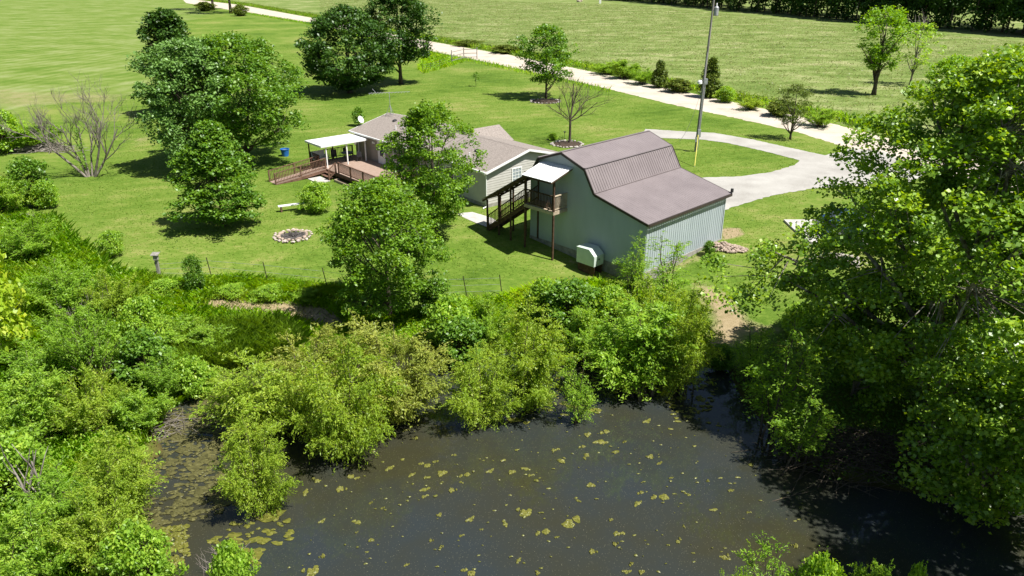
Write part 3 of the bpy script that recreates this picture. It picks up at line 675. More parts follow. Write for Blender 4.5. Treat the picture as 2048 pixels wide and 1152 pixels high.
# ---- patio cover over the far end of the deck
def build_cover():
    R = empty('patio_cover', local((-2.5,17.9,.58)), 'flat white patio cover on white posts above the ramp end of the deck', 'patio cover', rz=HZ)
    def L_(p): return (p[0]+2.5, p[1]-17.9, p[2]-.58)
    g = Geo(); g.box(L_((-4.9,16.48,2.56)), L_((-.40,19.35,2.62)))
    k = 16.6
    while k < 19.3: g.box(L_((-4.9,k,2.621)), L_((-.40,k+.04,2.645))); k += .3
    g.build('cover_roof', M['white_metal'], R)
    g = Geo(); g.beam(L_((-4.93,16.4,2.53)),L_((-4.93,19.4,2.53)),.05,.16); g.beam(L_((-4.9,16.44,2.52)),L_((-.4,16.44,2.52)),.05,.14); g.beam(L_((-4.9,19.39,2.52)),L_((-.4,19.39,2.52)),.05,.14)
    g.build('cover_fascia', M['white_metal'], R)
    for x, y, m in ((-4.4,16.62,'white'),(-2.4,16.62,'white'),(-.55,16.62,'white'),(-4.7,19.25,'wood_dark'),(-2.4,19.25,'wood_dark')):
        a = L_((x-.045,y-.045,.581)); b = L_((x+.045,y+.045,2.558)); Geo().box(a, b).build('cover_post', M[m], R)
    return R
build_cover()
# ---- things on the deck
def chair(p, rz, label, mat, grp):
    R = empty('patio_chair', local(p), label, 'chair', grp, rz=HZ+rz)
    Geo().box((-.23,-.22,.38),(.23,.22,.43)).build('seat', M[mat], R)
    Geo().hexa([(-.23,.20,.43),(.23,.20,.43),(.23,.24,.43),(-.23,.24,.43),(-.22,.30,.92),(.22,.30,.92),(.22,.34,.92),(-.22,.34,.92)]).build('backrest', M[mat], R)
    for x in (-.2,.2):
        for y in (-.19,.19): Geo().box((x-.018,y-.018,0),(x+.018,y+.018,.38)).build('leg', M['metal_dark'], R)
chair((-1.0,17.0,.58), 2.6, 'dark patio chair nearest the house wall under the white cover', 'fabric_dark', 'dark chairs around the patio table')
chair((-1.2,18.8,.58), .5, 'dark patio chair at the back rail under the white cover', 'fabric_dark', 'dark chairs around the patio table')
chair((-2.6,18.7,.58), -.4, 'dark patio chair beside the pale loveseat under the white cover', 'fabric_dark', 'dark chairs around the patio table')
def table():
    R = empty('patio_table', local((-1.7,17.9,.58)), 'dark round patio table in the shade of the white cover', 'table', rz=HZ)
    Geo().lathe([(.55,.70),(.56,.72),(.55,.74)], 20).build('table_top', M['metal_dark'], R)
    Geo().lathe([(.28,0),(.28,.03),(.05,.06),(.05,.70)], 10).build('pedestal', M['metal_dark'], R)
table()
def loveseat():
    R = empty('loveseat', local((-3.9,18.75,.58)), 'pale blue-grey loveseat bench under the white patio cover', 'loveseat', rz=HZ+.12)
    Geo().box((-.65,-.3,.32),(.65,.28,.44)).build('seat', M['seat_pale'], R)
    Geo().hexa([(-.65,.28,.36),(.65,.28,.36),(.65,.38,.36),(-.65,.38,.36),(-.65,.42,1.0),(.65,.42,1.0),(.65,.50,1.0),(-.65,.50,1.0)]).build('backrest', M['seat_pale'], R)
    for x in (-.66,.62):
        Geo().box((x,-.3,0),(x+.05,-.25,.6)).build('leg', M['metal_dark'], R); Geo().box((x,.28,0),(x+.05,.33,.6)).build('leg', M['metal_dark'], R)
        Geo().box((x-.01,-.32,.6),(x+.06,.36,.64)).build('armrest', M['seat_pale'], R)
loveseat()
def lantern():
    R = empty('hanging_lantern', local((-1.2,17.2,2.2)), 'small white lantern hanging under the white patio cover', 'lantern')
    Geo().tube([(0,0,.08),(0,0,.36)], .012, 5).build('chain', M['metal_dark'], R)
    Geo().lathe([(.03,-.16),(.11,-.12),(.11,.02),(.04,.08)], 8).build('lamp_shade', M['white'], R)
lantern()
# ---- aerial and dish
def aerial():
    x, y = 3.55, 18.6; b = local((x, y, 3.90))
    R = empty('tv_aerial', b, 'silver TV aerial on a tripod at the left ridge end of the house roof', 'aerial', rz=HZ)
    g = Geo(); g.tube([(0,0,.0),(0,0,2.15)], .024, 6); g.build('mast', M['metal_grey'], R)
    for dx, dy, dz_ in ((-.42,.32,-.10),(.45,.1,-.06),(-.1,-.5,0.0)):
        Geo().tube([(dx,dy,dz_),(0,0,.95)], .02, 5).build('tripod_leg', M['metal_grey'], R)
    # boom lies across the picture
    rz = -HZ; c, s = math.cos(rz), math.sin(rz)
    def T(p): return (p[0]*c-p[1]*s, p[0]*s+p[1]*c, p[2])
    Geo().tube([T((-1.9,-.1,2.02)),T((1.9,.15,2.14))], .02, 6).build('boom', M['metal_grey'], R)
    for i in range(13):
        f = -1.75+i*.29; l = 1.05-.055*i
        Geo().tube([T((f,-l*.8,2.05+f*.03)),T((f,l*.8,2.05+f*.03))], .009, 4).build('element', M['metal_grey'], R)
    Geo().tube([T((-1.2,0,2.02)),T((-1.65,.5,2.35))], .014, 4).build('element', M['metal_grey'], R)
aerial()
def dish():
    R = empty('satellite_dish', local((.9,19.62,3.14)), 'white satellite dish at the left rake of the house roof', 'satellite dish', rz=HZ)
    Geo().tube([(0,-.25,-.05),(0,0,.05),(0,.08,.42)], .03, 6).build('bracket', M['metal_grey'], R)
    g = Geo(); k = []
    prof = [(0.0,.0),(.15,.02),(.27,.06),(.34,.10)]
    g.lathe([(.001,0)]+prof[1:]+[(.345,.115),(.26,.075),(.14,.035),(.001,.015)], 18)
    d = g.build('dish', M['white_metal'], R, loc=(0,.08,.5)); d.rotation_euler = (math.radians(62), 0, math.radians(20))
    Geo().tube([(.02,.0,.42),(-.12,-.42,.62)], .015, 5).build('feed_arm', M['metal_grey'], R)
dish()
# ---------------------------------------------------------------- yard objects
def stones(R, n, r, sz, seed, mat='stone', double=False, zc=.05, ell=1.0):
    rng = np.random.default_rng(seed)
    for i in range(n):
        a = 2*math.pi*i/n+rng.normal(0, .04); rr = r*(1+rng.normal(0, .03))
        Geo().rock((rr*math.cos(a), rr*math.sin(a)*ell, zc+rng.uniform(0,.04)), sz*rng.uniform(.75, 1.25), rng).build('stone', M[mat], R)
def fire_pit():
    p = G(586, 472); R = empty('fire_pit', p, 'round fire pit ringed with pale broken stones on the lawn', 'fire pit')
    Geo().lathe([(.80,0),(.80,.03),(.5,.05)], 20).build('ash_bed', M['ash'], R)
    stones(R, 24, .95, .15, 4, 'stone_tan', zc=.05); stones(R, 24, 1.22, .13, 5, 'stone', zc=.02); stones(R, 12, .74, .10, 6, 'stone_dark', zc=.05)
    rng = np.random.default_rng(8)
    for i in range(7):
        a = rng.uniform(0, 6.28); Geo().tube([(-.35*math.cos(a),-.35*math.sin(a),.08),(.35*math.cos(a),.35*math.sin(a),.14)], [.05,.035], 5).build('charred_log', M['ash'], R)
fire_pit()
def bench():
    a = G(561, 424); b = G(606, 418); c = (a+b)/2; ang = math.atan2(b[1]-a[1], b[0]-a[0])
    R = empty('garden_bench', c, 'plain backless bench with a pale plank top on the lawn by the fire pit', 'bench', rz=ang)
    Geo().box((-.95,-.17,.42),(.95,.17,.48)).build('seat', M['white'], R)
    for x in (-.75,.75): Geo().box((x-.06,-.14,-.05),(x+.06,.14,.42)).build('leg', M['wood_brown'], R)
bench()
def tub():
    R = empty('plastic_tub', G(571, 312), 'bright blue plastic tub on the lawn beside the big maple', 'tub')
    Geo().lathe([(.30,0),(.40,.62),(.44,.64),(.44,.70),(.38,.70),(.28,.08)], 18).build('tub_body', M['blue'], R)
    Geo().lathe([(.37,.55),(.36,.57)], 18).build('tub_contents', M['concrete_dark'], R)
tub()
def bed(name, px, r, label, seed, n):
    R = empty(name, G(*px), label, 'mulch bed'); Geo().lathe([(r,0),(r,.03),(r*.5,.10),(.1,.14)], 24).build('mulch', M['mulch'], R)
    stones(R, n, r+.05, .16, seed, 'stone_pale'); return R
bed('tree_bed', (1135,289), 1.5, 'round mulch bed edged with pale stones under the bare little tree behind the barn', 11, 26)
bed('tree_bed', (1091,203), 1.9, 'dark mulch bed with a few edging stones under the airy tree near the road', 12, 24)
def path_light():
    R = empty('path_light', G(1129, 281), 'small black path light in the stone-edged bed behind the barn', 'path light')
    Geo().tube([(0,0,0),(0,0,.75)], .02, 6).build('stake', M['metal_dark'], R); Geo().lathe([(.05,.75),(.06,.88),(.15,.90),(.03,.98)], 10).build('lamp_head', M['metal_dark'], R)
path_light()
def utility_pole():
    p = G(1391, 303); R = empty('utility_pole', p, 'tall grey wooden utility pole with transformer and lamp by the gravel drive', 'utility pole')
    top = 14.4; tip = Vector((.28, 0, top))
    Geo().tube([(0,0,-.3),tip*.5,tip], [.145,.12,.085], 10).build('pole', M['pole'], R)
    def at(z): return tip*(z/top)
    a = at(12.9); t = Geo().lathe([(.2,0),(.22,.05),(.22,.72),(.16,.8)], 14, (a.x+.34,a.y,a.z-.35)); tr = t.build('transformer', M['metal_grey'], R)
    Geo().lathe([(.05,.8),(.07,.86),(.05,.92),(.07,.98),(.03,1.1)], 8, (a.x+.34,a.y,a.z-.35)).build('bushing', M['white'], tr)
    Geo().box((a.x+.05,a.y-.04,a.z+.05),(a.x+.2,a.y+.04,a.z+.2)).build('bracket', M['metal_dark'], R)
    a = at(6.7); Geo().tube([a, a+Vector((-.25,-.25,.18)), a+Vector((-.5,-.45,.12))], .03, 6).build('lamp_arm', M['metal_grey'], R)
    Geo().lathe([(.10,-.28),(.24,-.22),(.22,-.02),(.12,.08)], 12, (a.x-.5,a.y-.45,a.z+.1)).build('lamp_head', M['white_metal'], R)
    a = at(6.9); Geo().box((a.x-.02,a.y-.42,a.z-.4),(a.x+.24,a.y-.16,a.z+.1)).build('service_head', M['metal_grey'], R)
    Geo().tube([at(.2)+Vector((.12,-.19,0)), at(6.6)+Vector((.12,-.17,0))], .04, 6).build('conduit', M['metal_grey'], R)
    Geo().box((-.02,-.36,1.5),(.26,-.17,2.2)).build('meter_box', M['metal_grey'], R); Geo().box((-.22,-.34,1.0),(-.04,-.2,1.5)).build('meter_box', M['metal_grey'], R)
    g = G(1389, 334); e = Vector((g[0]-p[0], g[1]-p[1], g[2]-p[2])); a = at(9.5)
    Geo().tube([e, a], .014, 5).build('guy_wire', M['metal_grey'], R)
    Geo().tube([e+(a-e)*.01, e+(a-e)*.27], .045, 8).build('guy_guard', M['yellow'], R)
    b = at(6.9); q = Vector((11.2-p[0], 48.9-p[1], 6.0)); pts = [b+(q-b)*f-Vector((0,0,4*f*(1-f)*.9)) for f in [i/14 for i in range(15)]]
    Geo().tube(pts, .012, 4).build('service_cable', M['metal_dark'], R)
utility_pole()
def metal_box():
    o = local((-.66, 3.62, 0), (7.865,40.454,0), BZ); z0 = max(tz1(o[0], o[1])+.02, -.34)
    R = empty('metal_box', (o[0],o[1],z0), 'pale grey-green metal box with one sloping corner standing against the barn wall', 'metal box', rz=BZ)
    prof = [(.72,.14),(.72,1.12),(-.28,1.16),(-.70,.80),(-.70,.14)]; w = .46; n = len(prof)
    P = [(-w,a,z) for a, z in prof]; Q = [(w,a,z) for a, z in prof]; g = Geo()
    g.add(P+Q, [tuple(range(n)), tuple(range(2*n-1, n-1, -1))]+[(i, i+n, (i+1) % n+n, (i+1) % n) for i in range(n)]); g.build('box_body', M['tank'], R)
    g = Geo(); g.slab([(-w-.02,.74,1.145),(w+.02,.74,1.145),(w+.02,-.27,1.185),(-w-.02,-.27,1.185)][::-1], .022); g.build('lid', M['tank'], R)
    for x in (-.36, .30): Geo().box((x,-.66,-.6),(x+.08,.68,.138)).build('skid', M['wood_dark'], R)
    Geo().box((-.06,-.735,.52),(.06,-.702,.60)).build('latch', M['metal_dark'], R)
metal_box()
def wire_fence(name, px, label, cat, heights, rails=False, wires=3, mat='metal_dark', r=.035, lean=0.0):
    P = [G(*q) for q in px]; R = empty(name, P[0], label, cat); o = Vector(P[0]); tops = []
    rng = random.Random(len(px))
    for q, hh in zip(P, heights):
        b = Vector(q)-o; t = b+Vector((rng.uniform(-.08,.08)-lean*hh, rng.uniform(-.05,.05), hh)); tops.append((b, t))
        Geo().tube([b-Vector((0,0,.3)), t], r, 6).build('post', M[mat], R)
    for k in range(wires):
        f = (k+.7)/(wires+.2); pts = [b+(t-b)*f for b, t in tops]
        g = Geo()
        if rails: 
            for a, c in zip(pts, pts[1:]): g.beam(a, c, .05, .11)
            g.build('rail', M[mat], R)
        else:
            g.tube(pts, .008, 4); g.build('wire', M['metal_grey'], R)
    return R
wire_fence('wooden_fence', [(904,127),(928,120),(954,119)], 'short grey wooden corner fence where the lawn meets the dirt road', 'fence', (2.4,2.3,2.3), True, 3, 'wood_grey', .09)
wire_fence('wire_fence', [(846,146),(862,143),(880,137),(904,128)], 'thin wire fence running from the dark tree to the wooden corner fence', 'fence', (1.5,1.5,1.5,1.6), False, 4)
wire_fence('wire_fence', [(320,552),(425,556),(538,568),(658,582),(790,598),(935,592),(1005,590)], 'sagging wire fence on leaning rusty posts along the lower lawn edge', 'fence', (.9,1.35,1.45,1.5,1.4,1.3,1.3), False, 3, 'trim_brown', .028, .12)
def birdhouse():
    p = G(320, 556); R = empty('bird_box', p, 'weathered grey bird box on a wooden post at the overgrown lawn edge', 'bird box')
    Geo().box((-.08,-.08,-.3),(.08,.08,1.5)).build('post', M['wood_grey'], R)
    b = Geo().box((-.12,-.11,1.2),(.12,.11,1.5)).build('box', M['wood_grey'], R, loc=(.03,-.05,0))
    Geo().hexa([(-.2,-.22,1.50),(.24,-.22,1.50),(.24,.16,1.58),(-.2,.16,1.58),(-.2,-.22,1.53),(.24,-.22,1.53),(.24,.16,1.61),(-.2,.16,1.61)]).build('box_roof', M['wood_grey'], R)
birdhouse()
def rock_heap(name, px, label, ext, n, seed, mat='stone', rz=0.0, hgt=.5):
    rng = np.random.default_rng(seed); p = G(*px); g = Geo()
    for i in range(n):
        a = rng.uniform(0, 6.28); r = math.sqrt(rng.uniform()); x, y = r*math.cos(a)*ext[0], r*math.sin(a)*ext[1]
        g.rock((x, y, (1-r)*hgt*rng.uniform(.3,1.0)+.03), rng.uniform(.05,.15), rng)
    o = g.build(name, M[mat], None, loc=p, rz=rz); return tag(o, label, 'rock heap', kind='stuff')
rock_heap('rubble_heap', (1447,496), 'spilling heap of tan broken rock at the barn corner', (1.5,.75), 330, 21, 'stone_tan', -.35, .42)
rock_heap('rubble_heap', (1672,522), 'pale rock heap beneath the sycamore branches near the blue car', (1.9,1.2), 170, 22, 'stone_pale', 0, .5)
g = Geo(); g.box((-.12,-.1,-.2),(.12,.1,.75)); tag(g.build('corner_stake', M['wood_pale'], None, loc=(8.1,39.6,tz1(8.1,39.6))), 'short pale wooden stake standing in weeds at the barn front corner', 'stake')
# ---- concrete pad and car
def pad():
    o = Geo().box((19.45,45.3,-.25),(27.2,50.05,.14)).build('concrete_pad', M['concrete']); tag(o, 'pale concrete parking pad under the blue car', 'parking pad')
pad()
def car():
    R = empty('parked_car', (23.2, 47.4, .14), 'blue car parked on the concrete pad behind the sycamore', 'car', rz=math.radians(4))
    # side profile, X forward
    prof = [(-2.2,.30),(-2.25,.75),(-2.12,.98),(-1.75,1.02),(-1.15,1.44),(.15,1.47),(.95,1.02),(1.95,.86),(2.22,.66),(2.22,.30)]
    bm = bmesh.new(); rows = []
    for y, s, zc in ((-.86,.985,0),(-.80,1,.02),(-.55,1,.035),(0,1,.045),(.55,1,.035),(.80,1,.02),(.86,.985,0)):
        row = []
        for x, z in prof:
            tum = 1.0-.22*max(0,(z-1.0)/.47) if abs(y) > .5 else 1.0
            row.append(bm.verts.new((x*s, y*tum, z+(zc if z > .6 else 0))))
        rows.append(row)
    for a, b in zip(rows, rows[1:]):
        for i in range(len(prof)): j = (i+1) % len(prof); bm.faces.new((a[i],a[j],b[j],b[i]))
    bm.faces.new(rows[0][::-1]); bm.faces.new(rows[-1])
    me = bpy.data.meshes.new('body'); bm.to_mesh(me); bm.free(); me.materials.append(M['car'])
    bo = bpy.data.objects.new('body', me); COL.objects.link(bo); bo.parent = R
    def quad(nm, p, m, t=.012): g = Geo(); g.slab(p, t); return g.build(nm, M[m], R)
    quad('windscreen', [(.22,-.58,1.505),(.22,.58,1.505),(.90,.68,1.10),(.90,-.68,1.10)][::-1], 'glass'); quad('rear_window', [(-1.20,-.58,1.475),(-1.72,-.68,1.09),(-1.72,.68,1.09),(-1.20,.58,1.475)][::-1], 'glass')
    for s in (-1, 1):
        for x0, x1 in ((-1.2,-.5),(-.42,.4)):
            p = [(x0,s*.872,1.04),(x1+.25,s*.872,1.04),(x1,s*.74,1.40),(x0+.1,s*.74,1.40)]; quad('side_window', p if s < 0 else p[::-1], 'glass')
        for x in (-1.4, 1.38):
            w = Geo(); w.lathe([(.20,-.1),(.31,-.1),(.32,-.06),(.32,.06),(.31,.1),(.20,.1)], 18); o = w.build('wheel', M['metal_dark'], R, loc=(x, s*.80, .32)); o.rotation_euler = (math.pi/2,0,0)
            h_ = Geo(); h_.lathe([(.19,-.105),(.19,.105)], 12); h_.build('rim', M['metal_grey'], o)
        Geo().box((2.20,s*.62-.16,.62),(2.235,s*.62+.16,.76)).build('headlight', M['white'], R); Geo().box((-2.275,s*.64-.14,.74),(-2.235,s*.64+.14,.92)).build('tail_light', M['trim_brown'], R)
car()
# two salt blocks / markers far out in the meadow
for px, m, lb in (((1200,7),'white','small white post standing far out in the meadow by the wood edge'),((1159,4),'stone','small tan boulder far out in the meadow beside the white post')):
    p = G(*px); g = Geo()
    if m == 'white': g.box((-.5,-.5,0),(.5,.5,2.6))
    else: g.rock((0,0,.6), 1.3, np.random.default_rng(4), 2)
    tag(g.build('marker_post' if m == 'white' else 'field_boulder', M[m], None, loc=p), lb, 'post' if m == 'white' else 'boulder')

# ---------------------------------------------------------------- vegetation builders
def unit(v): return v/np.maximum(np.linalg.norm(v, axis=1, keepdims=True), 1e-9)
def leaf_quads(C, size, rng, aspect=.6, up=.5, hang=0.0, axis=None, jit=.35):
    """kite-shaped leaves at centres C; normals lean upwards by `up`; returns (N*4,3)"""
    n = len(C); nr = rng.normal(size=(n,3)); nr = unit(nr); nr[:,2] = np.abs(nr[:,2]); nr = unit(nr+np.array([0,0,up]))
    ax = rng.normal(size=(n,3)) if axis is None else axis+rng.normal(size=(n,3))*jit
    ax[:,2] -= hang; ax = unit(ax-(ax*nr).sum(1)[:,None]*nr); bx = np.cross(nr, ax)
    s = size*rng.uniform(.65,1.3,n)[:,None]
    a = C-ax*s*.5; b = C+bx*s*aspect*.5-ax*s*.05; c = C+ax*s*.5; d = C-bx*s*aspect*.5-ax*s*.05
    fold = nr*s*.10
    return np.stack([a, b+fold, c, d+fold], 1).reshape(-1,3)
ENV = {
 'round': lambda t: np.sin(np.pi*np.clip(t,0,1)**.85)**.55,
 'oval':  lambda t: np.sin(np.pi*np.clip(t*.92+.06,0,1))**.6,
 'cone':  lambda t: np.clip((1-t)**.75*(.35+.65*np.clip(t/.12,0,1)),0,1)+.04,
 'vase':  lambda t: np.clip(.35+.9*t,0,1)*np.clip((1.02-t)/.32,0,1)**.5,
 'broad': lambda t: np.clip(.55+.8*t,0,1)*np.clip((1.03-t)/.55,0,1)**.55,
 'drop':  lambda t: np.clip((t+.08)/.30,0,1)**.6*np.clip((1.05-t),0,1)**.55*1.05,
}
def crown_pts(rng, n, H, R, cb, env, lob=.22, inner=.5):
    t = rng.uniform(0,1,n)**.92; a = rng.uniform(0,2*np.pi,n); k = rng.uniform(0,6.28,6)
    wob = 1+lob*(np.sin(3*a+k[0]+4*t)+.7*np.sin(5*a+k[1]-7*t)+.6*np.sin(2*a+k[2]+11*t))/1.6
    r = R*ENV[env](t)*wob*(inner+(1-inner)*np.sqrt(rng.uniform(0,1,n)))
    z = cb+(H-cb)*t
    return np.c_[r*np.cos(a), r*np.sin(a), z]
def make_tree(name, H, R, seed, leaf, cb=.15, env='round', n_cl=220, cl_r=.75, per=55, size=.3, tr=.22, bark='bark', label=None, cat='tree', loc=(0,0,0), group=None,
              lob=.22, inner=.45, aspect=.62, up=.55, hang=.2, stems=1, lean=(0,0), limbs=11, flat=.6, trunk_top=.8):
    rng = np.random.default_rng(seed); cb *= H
    R_ = empty(name, loc, label, cat, group)
    C = crown_pts(rng, n_cl, H-cl_r*.5, R-cl_r*.6, cb+cl_r*.4, env, lob, inner)
    C[:,0] += lean[0]*(C[:,2]/H); C[:,1] += lean[1]*(C[:,2]/H)
    # leaves: every clump has its own size and thinning
    V = []; T = []
    for c in C:
        k = int(per*rng.uniform(.45,1.4)); rr = cl_r*rng.uniform(.6,1.25)
        q = rng.normal(size=(k,3)); q = unit(q)*(rng.uniform(0,1,(k,1))**.45)*rr; q[:,2] *= flat; q[:,2] -= .25*(np.hypot(q[:,0],q[:,1])/rr)**2*rr*flat
        V.append(leaf_quads(c+q, size, rng, aspect, up, hang)); tb = rng.normal(.5,.13)
        T.append(np.clip(rng.normal(tb,.17,k),0,1))
    # trunk and limbs
    g = Geo(); rt = random.Random(seed); tips = []
    for s in range(stems):
        sa = 2*math.pi*s/max(stems,1)+rt.random(); sp = 0 if stems == 1 else R*.28
        pts = []; m_ = 7
        for i in range(m_+1):
            f = i/m_; pts.append(Vector((lean[0]*f*trunk_top+sp*math.cos(sa)*f+rt.uniform(-.04,.04)*H*.12*f, lean[1]*f*trunk_top+sp*math.sin(sa)*f+rt.uniform(-.04,.04)*H*.12*f, -.25+(H*trunk_top+.25)*f)))
        rr = [tr*(1.35 if i == 0 else 1)*(1-.86*(i/m_)**.85)*(1 if stems == 1 else .7) for i in range(m_+1)]
        g.tube(pts, rr, 8); tips.append((pts, rr))
    prim = []
    order = rng.permutation(n_cl)[:limbs*stems]
    for j, ci in enumerate(order):
        pts, rr = tips[j % stems]; c = Vector(C[ci]); f = min(.95, max(.12, (c.z*.62-.08*H)/(H*trunk_top))); x = f*7; i = min(6, int(x)); st = pts[i].lerp(pts[i+1], x-i); r0 = rr[min(i+1,7)]*.62+.012
        mid = st.lerp(c, .5)+Vector((rt.uniform(-.12,.12)*R, rt.uniform(-.12,.12)*R, rt.uniform(-.02,.10)*R))
        g.tube([st, st.lerp(mid,.5)+Vector((0,0,-.03*R)), mid, mid.lerp(c,.5)+Vector((0,0,.03*R)), c], [r0, r0*.8, r0*.6, r0*.42, r0*.2], 6); prim.append((mid, c, r0*.5))
    for ci in rng.permutation(n_cl)[:int(n_cl*.55)]:
        c = Vector(C[ci]); best = min(prim, key=lambda p: (p[0].lerp(p[1],.4)-c).length); st = best[0].lerp(best[1], rt.uniform(.1,.8)); r0 = max(.008, best[2]*.45)
        mid = st.lerp(c,.55)+Vector((rt.uniform(-.1,.1), rt.uniform(-.1,.1), rt.uniform(0,.15)))*cl_r
        g.tube([st, mid, c], [r0, r0*.65, r0*.25], 4, cap=False)
    g.smooth = True
    g.build('trunk', M[bark], R_); quads('crown', np.concatenate(V), np.concatenate(T), M[leaf], R_)
    return R_
def sprays(rng, stems, H, R, n_twig, twig_l, per, size, droop, env_pow=.6, upright=.55):
    """feathery shrub: stems fan out from the base, each carrying plumes of fine leafy twigs"""
    g = Geo(); V = []; T = []
    for s in range(stems):
        a = rng.uniform(0,2*np.pi); fr = math.sqrt(rng.uniform(.01,1)); rad = R*.86*fr; hz = H*rng.uniform(.66,1.0)*(1-.45*fr**2); b0 = np.array([rng.normal(0,.13*R), rng.normal(0,.13*R), -.2])
        e = np.array([rad*math.cos(a), rad*math.sin(a), hz]); m_ = 9; P = []
        for i in range(m_+1):
            f = i/m_; p = b0+(e-b0)*np.array([f**1.3, f**1.3, f**.8]); p += rng.normal(0,.03*R,3)*f; P.append(p)
        P = np.array(P); r0 = .013*H**.6+.010; g.tube(P, [r0*(1-.85*i/m_) for i in range(m_+1)], 5, cap=False); ts = rng.normal(.5,.12)
        for k in range(n_twig):
            f = rng.uniform(.18,1.0)**.8; x = f*m_; i = min(m_-1,int(x)); st = P[i]+(P[i+1]-P[i])*(x-i)
            ta = a+rng.normal(0,1.25); L = twig_l*rng.uniform(.45,1.3)*(1.15-.5*f); d = np.array([math.cos(ta), math.sin(ta), upright*rng.uniform(.3,1.7)]); d /= np.linalg.norm(d)
            m2 = int(per*rng.uniform(.6,1.3)); tt = (np.arange(m2)+rng.uniform(0,1,m2))/m2
            q = st+np.outer(tt, d)*L; q[:,2] -= droop*L*tt**2*.8; q += rng.normal(0,1,(m2,3))*(.10*L*(1-.75*tt)+.012)[:,None]
            dr = np.tile(d,(m2,1)); dr[:,2] -= 1.4*droop*tt; V.append(leaf_quads(q, size, rng, .34, .4, .0, unit(dr), .42)); T.append(np.clip(rng.normal(ts+rng.normal(0,.08),.15,m2),0,1))
            if k % 3 == 0: g.tube([st, st+d*L*.5-np.array([0,0,droop*L*.2]), st+d*L*.95-np.array([0,0,droop*L*.72])], [.008,.005,.0025], 3, cap=False)
    return g, np.concatenate(V), np.concatenate(T)
def make_spray(name, label, cat, loc, seed, leaf, stems, H, R, n_twig, twig_l, per, size, droop, bark='bark', group=None, upright=.55):
    rng = np.random.default_rng(seed); R_ = empty(name, loc, label, cat, group)
    g, V, T = sprays(rng, stems, H, R, n_twig, twig_l, per, size, droop, upright=upright)
    g.build('stem', M[bark], R_); quads('foliage', V, T, M[leaf], R_)
    return R_
def bare_branches(rt, g, p, d, L, r, lev, spread, up_=.25):
    q = p; pts = [p]; rr = [r]; n = 4
    for i in range(n):
        d = (d+Vector((rt.uniform(-1,1), rt.uniform(-1,1), rt.uniform(-.5,.8)))*.14+Vector((0,0,up_*.12))).normalized(); q = q+d*L/n; pts.append(q); rr.append(r*(1-.6*(i+1)/n))
    g.tube(pts, rr, 6 if r > .05 else 4, cap=False)
    if lev == 0: return
    for i in range(rt.choice((4,5,6)) if lev > 1 else rt.choice((4,5))):
        f = rt.uniform(.3,1.0); x = f*n; k = min(n-1,int(x)); st = pts[k].lerp(pts[k+1], x-k); a = rt.uniform(0,6.28)
        side = d.orthogonal().normalized(); side.rotate(__import__('mathutils').Quaternion(d, a))
        nd = (d*(1-spread*.5)+side*spread+Vector((0,0,up_*.5))).normalized()
        bare_branches(rt, g, st, nd, L*rt.uniform(.42,.66), rr[k]*.55+.004, lev-1, spread, up_)
# ---------------------------------------------------------------- trees on the lawn and beyond
def spot(px, py, top, w):
    p = G(px, py); return p, max(.4, top_z(p, top)-p[2]), max(.2, w*.5*depth(p)/F)
def tree(px, py, top, w, **k):
    p, H, R = spot(px, py, top, w); return make_tree('%s' % k.pop('name'), H, R, k.pop('seed'), k.pop('leaf'), loc=p, **k)
tree(405,338,72,232, name='maple_tree', seed=1, leaf='leaf_silver', label='broad maple with blue-green leaves left of the bigger bright maple', cb=.14, env='broad', n_cl=400, cl_r=.85, per=66, size=.28, inner=.45, tr=.26, lob=.38, stems=2)
tree(492,324,64,300, name='maple_tree', seed=2, leaf='leaf_maple', label='biggest bright green maple, right of the blue-green one and behind the conical young tree', cb=.16, env='broad', n_cl=540, cl_r=.85, per=66, size=.28, inner=.45, tr=.28, lob=.36, stems=2)
tree(448,452,236,215, name='young_tree', seed=3, leaf='leaf_maple', label='conical young tree with layered drooping branches in front of the big maples', cb=.05, env='cone', n_cl=430, cl_r=.62, per=64, size=.22, inner=.4, tr=.14, flat=.36, lob=.36, up=.7, hang=.35)
tree(362,232,14,112, name='oak_tree', seed=4, leaf='leaf_dark', label='dark dense tree poking up behind the blue-green maple', cb=.10, env='oval', n_cl=230, cl_r=1.0, per=50, size=.42, inner=.5, tr=.3)
tree(700,186,8,192, name='oak_tree', seed=5, leaf='leaf_dark', label='largest dark rounded tree beyond the house, with foliage nearly to the lawn', cb=.04, env='round', n_cl=420, cl_r=1.15, per=58, size=.42, inner=.5, tr=.35)
tree(802,168,-32,150, name='oak_tree', seed=6, leaf='leaf_dark', label='dark tree with a bare lower trunk, right of the largest dark rounded tree', cb=.20, env='oval', n_cl=330, cl_r=1.1, per=52, size=.42, inner=.45, tr=.32, lob=.3)
tree(1092,197,46,128, name='ash_tree', seed=7, leaf='leaf_maple', label='airy light green tree in a mulch bed beside the dirt road', cb=.22, env='oval', n_cl=210, cl_r=.8, per=40, size=.34, inner=.25, tr=.17, lob=.35)
tree(872,482,198,188, name='sweetgum_tree', seed=8, leaf='leaf_maple_bright', label='upright leafy tree with an uneven crown standing in front of the house roof', cb=.12, env='oval', n_cl=310, cl_r=.58, per=90, size=.175, inner=.28, tr=.15, bark='bark', lob=.34, up=.4)
tree(780,640,354,282, name='maple_tree', seed=9, leaf='leaf_maple_bright', label='dense rounded maple in front of the deck, its foliage close to the ground', cb=.12, env='broad', n_cl=360, cl_r=.62, per=105, size=.16, inner=.45, tr=.17, lob=.22, flat=.5)
tree(1580,279,163,84, name='pine_tree', seed=10, leaf='leaf_pine', label='small open pine on the grass between gravel drive and dirt road', cb=.17, env='oval', n_cl=70, cl_r=.62, per=48, size=.26, inner=.2, tr=.13, aspect=.25, flat=.35, lob=.4, up=.3, trunk_top=.92)
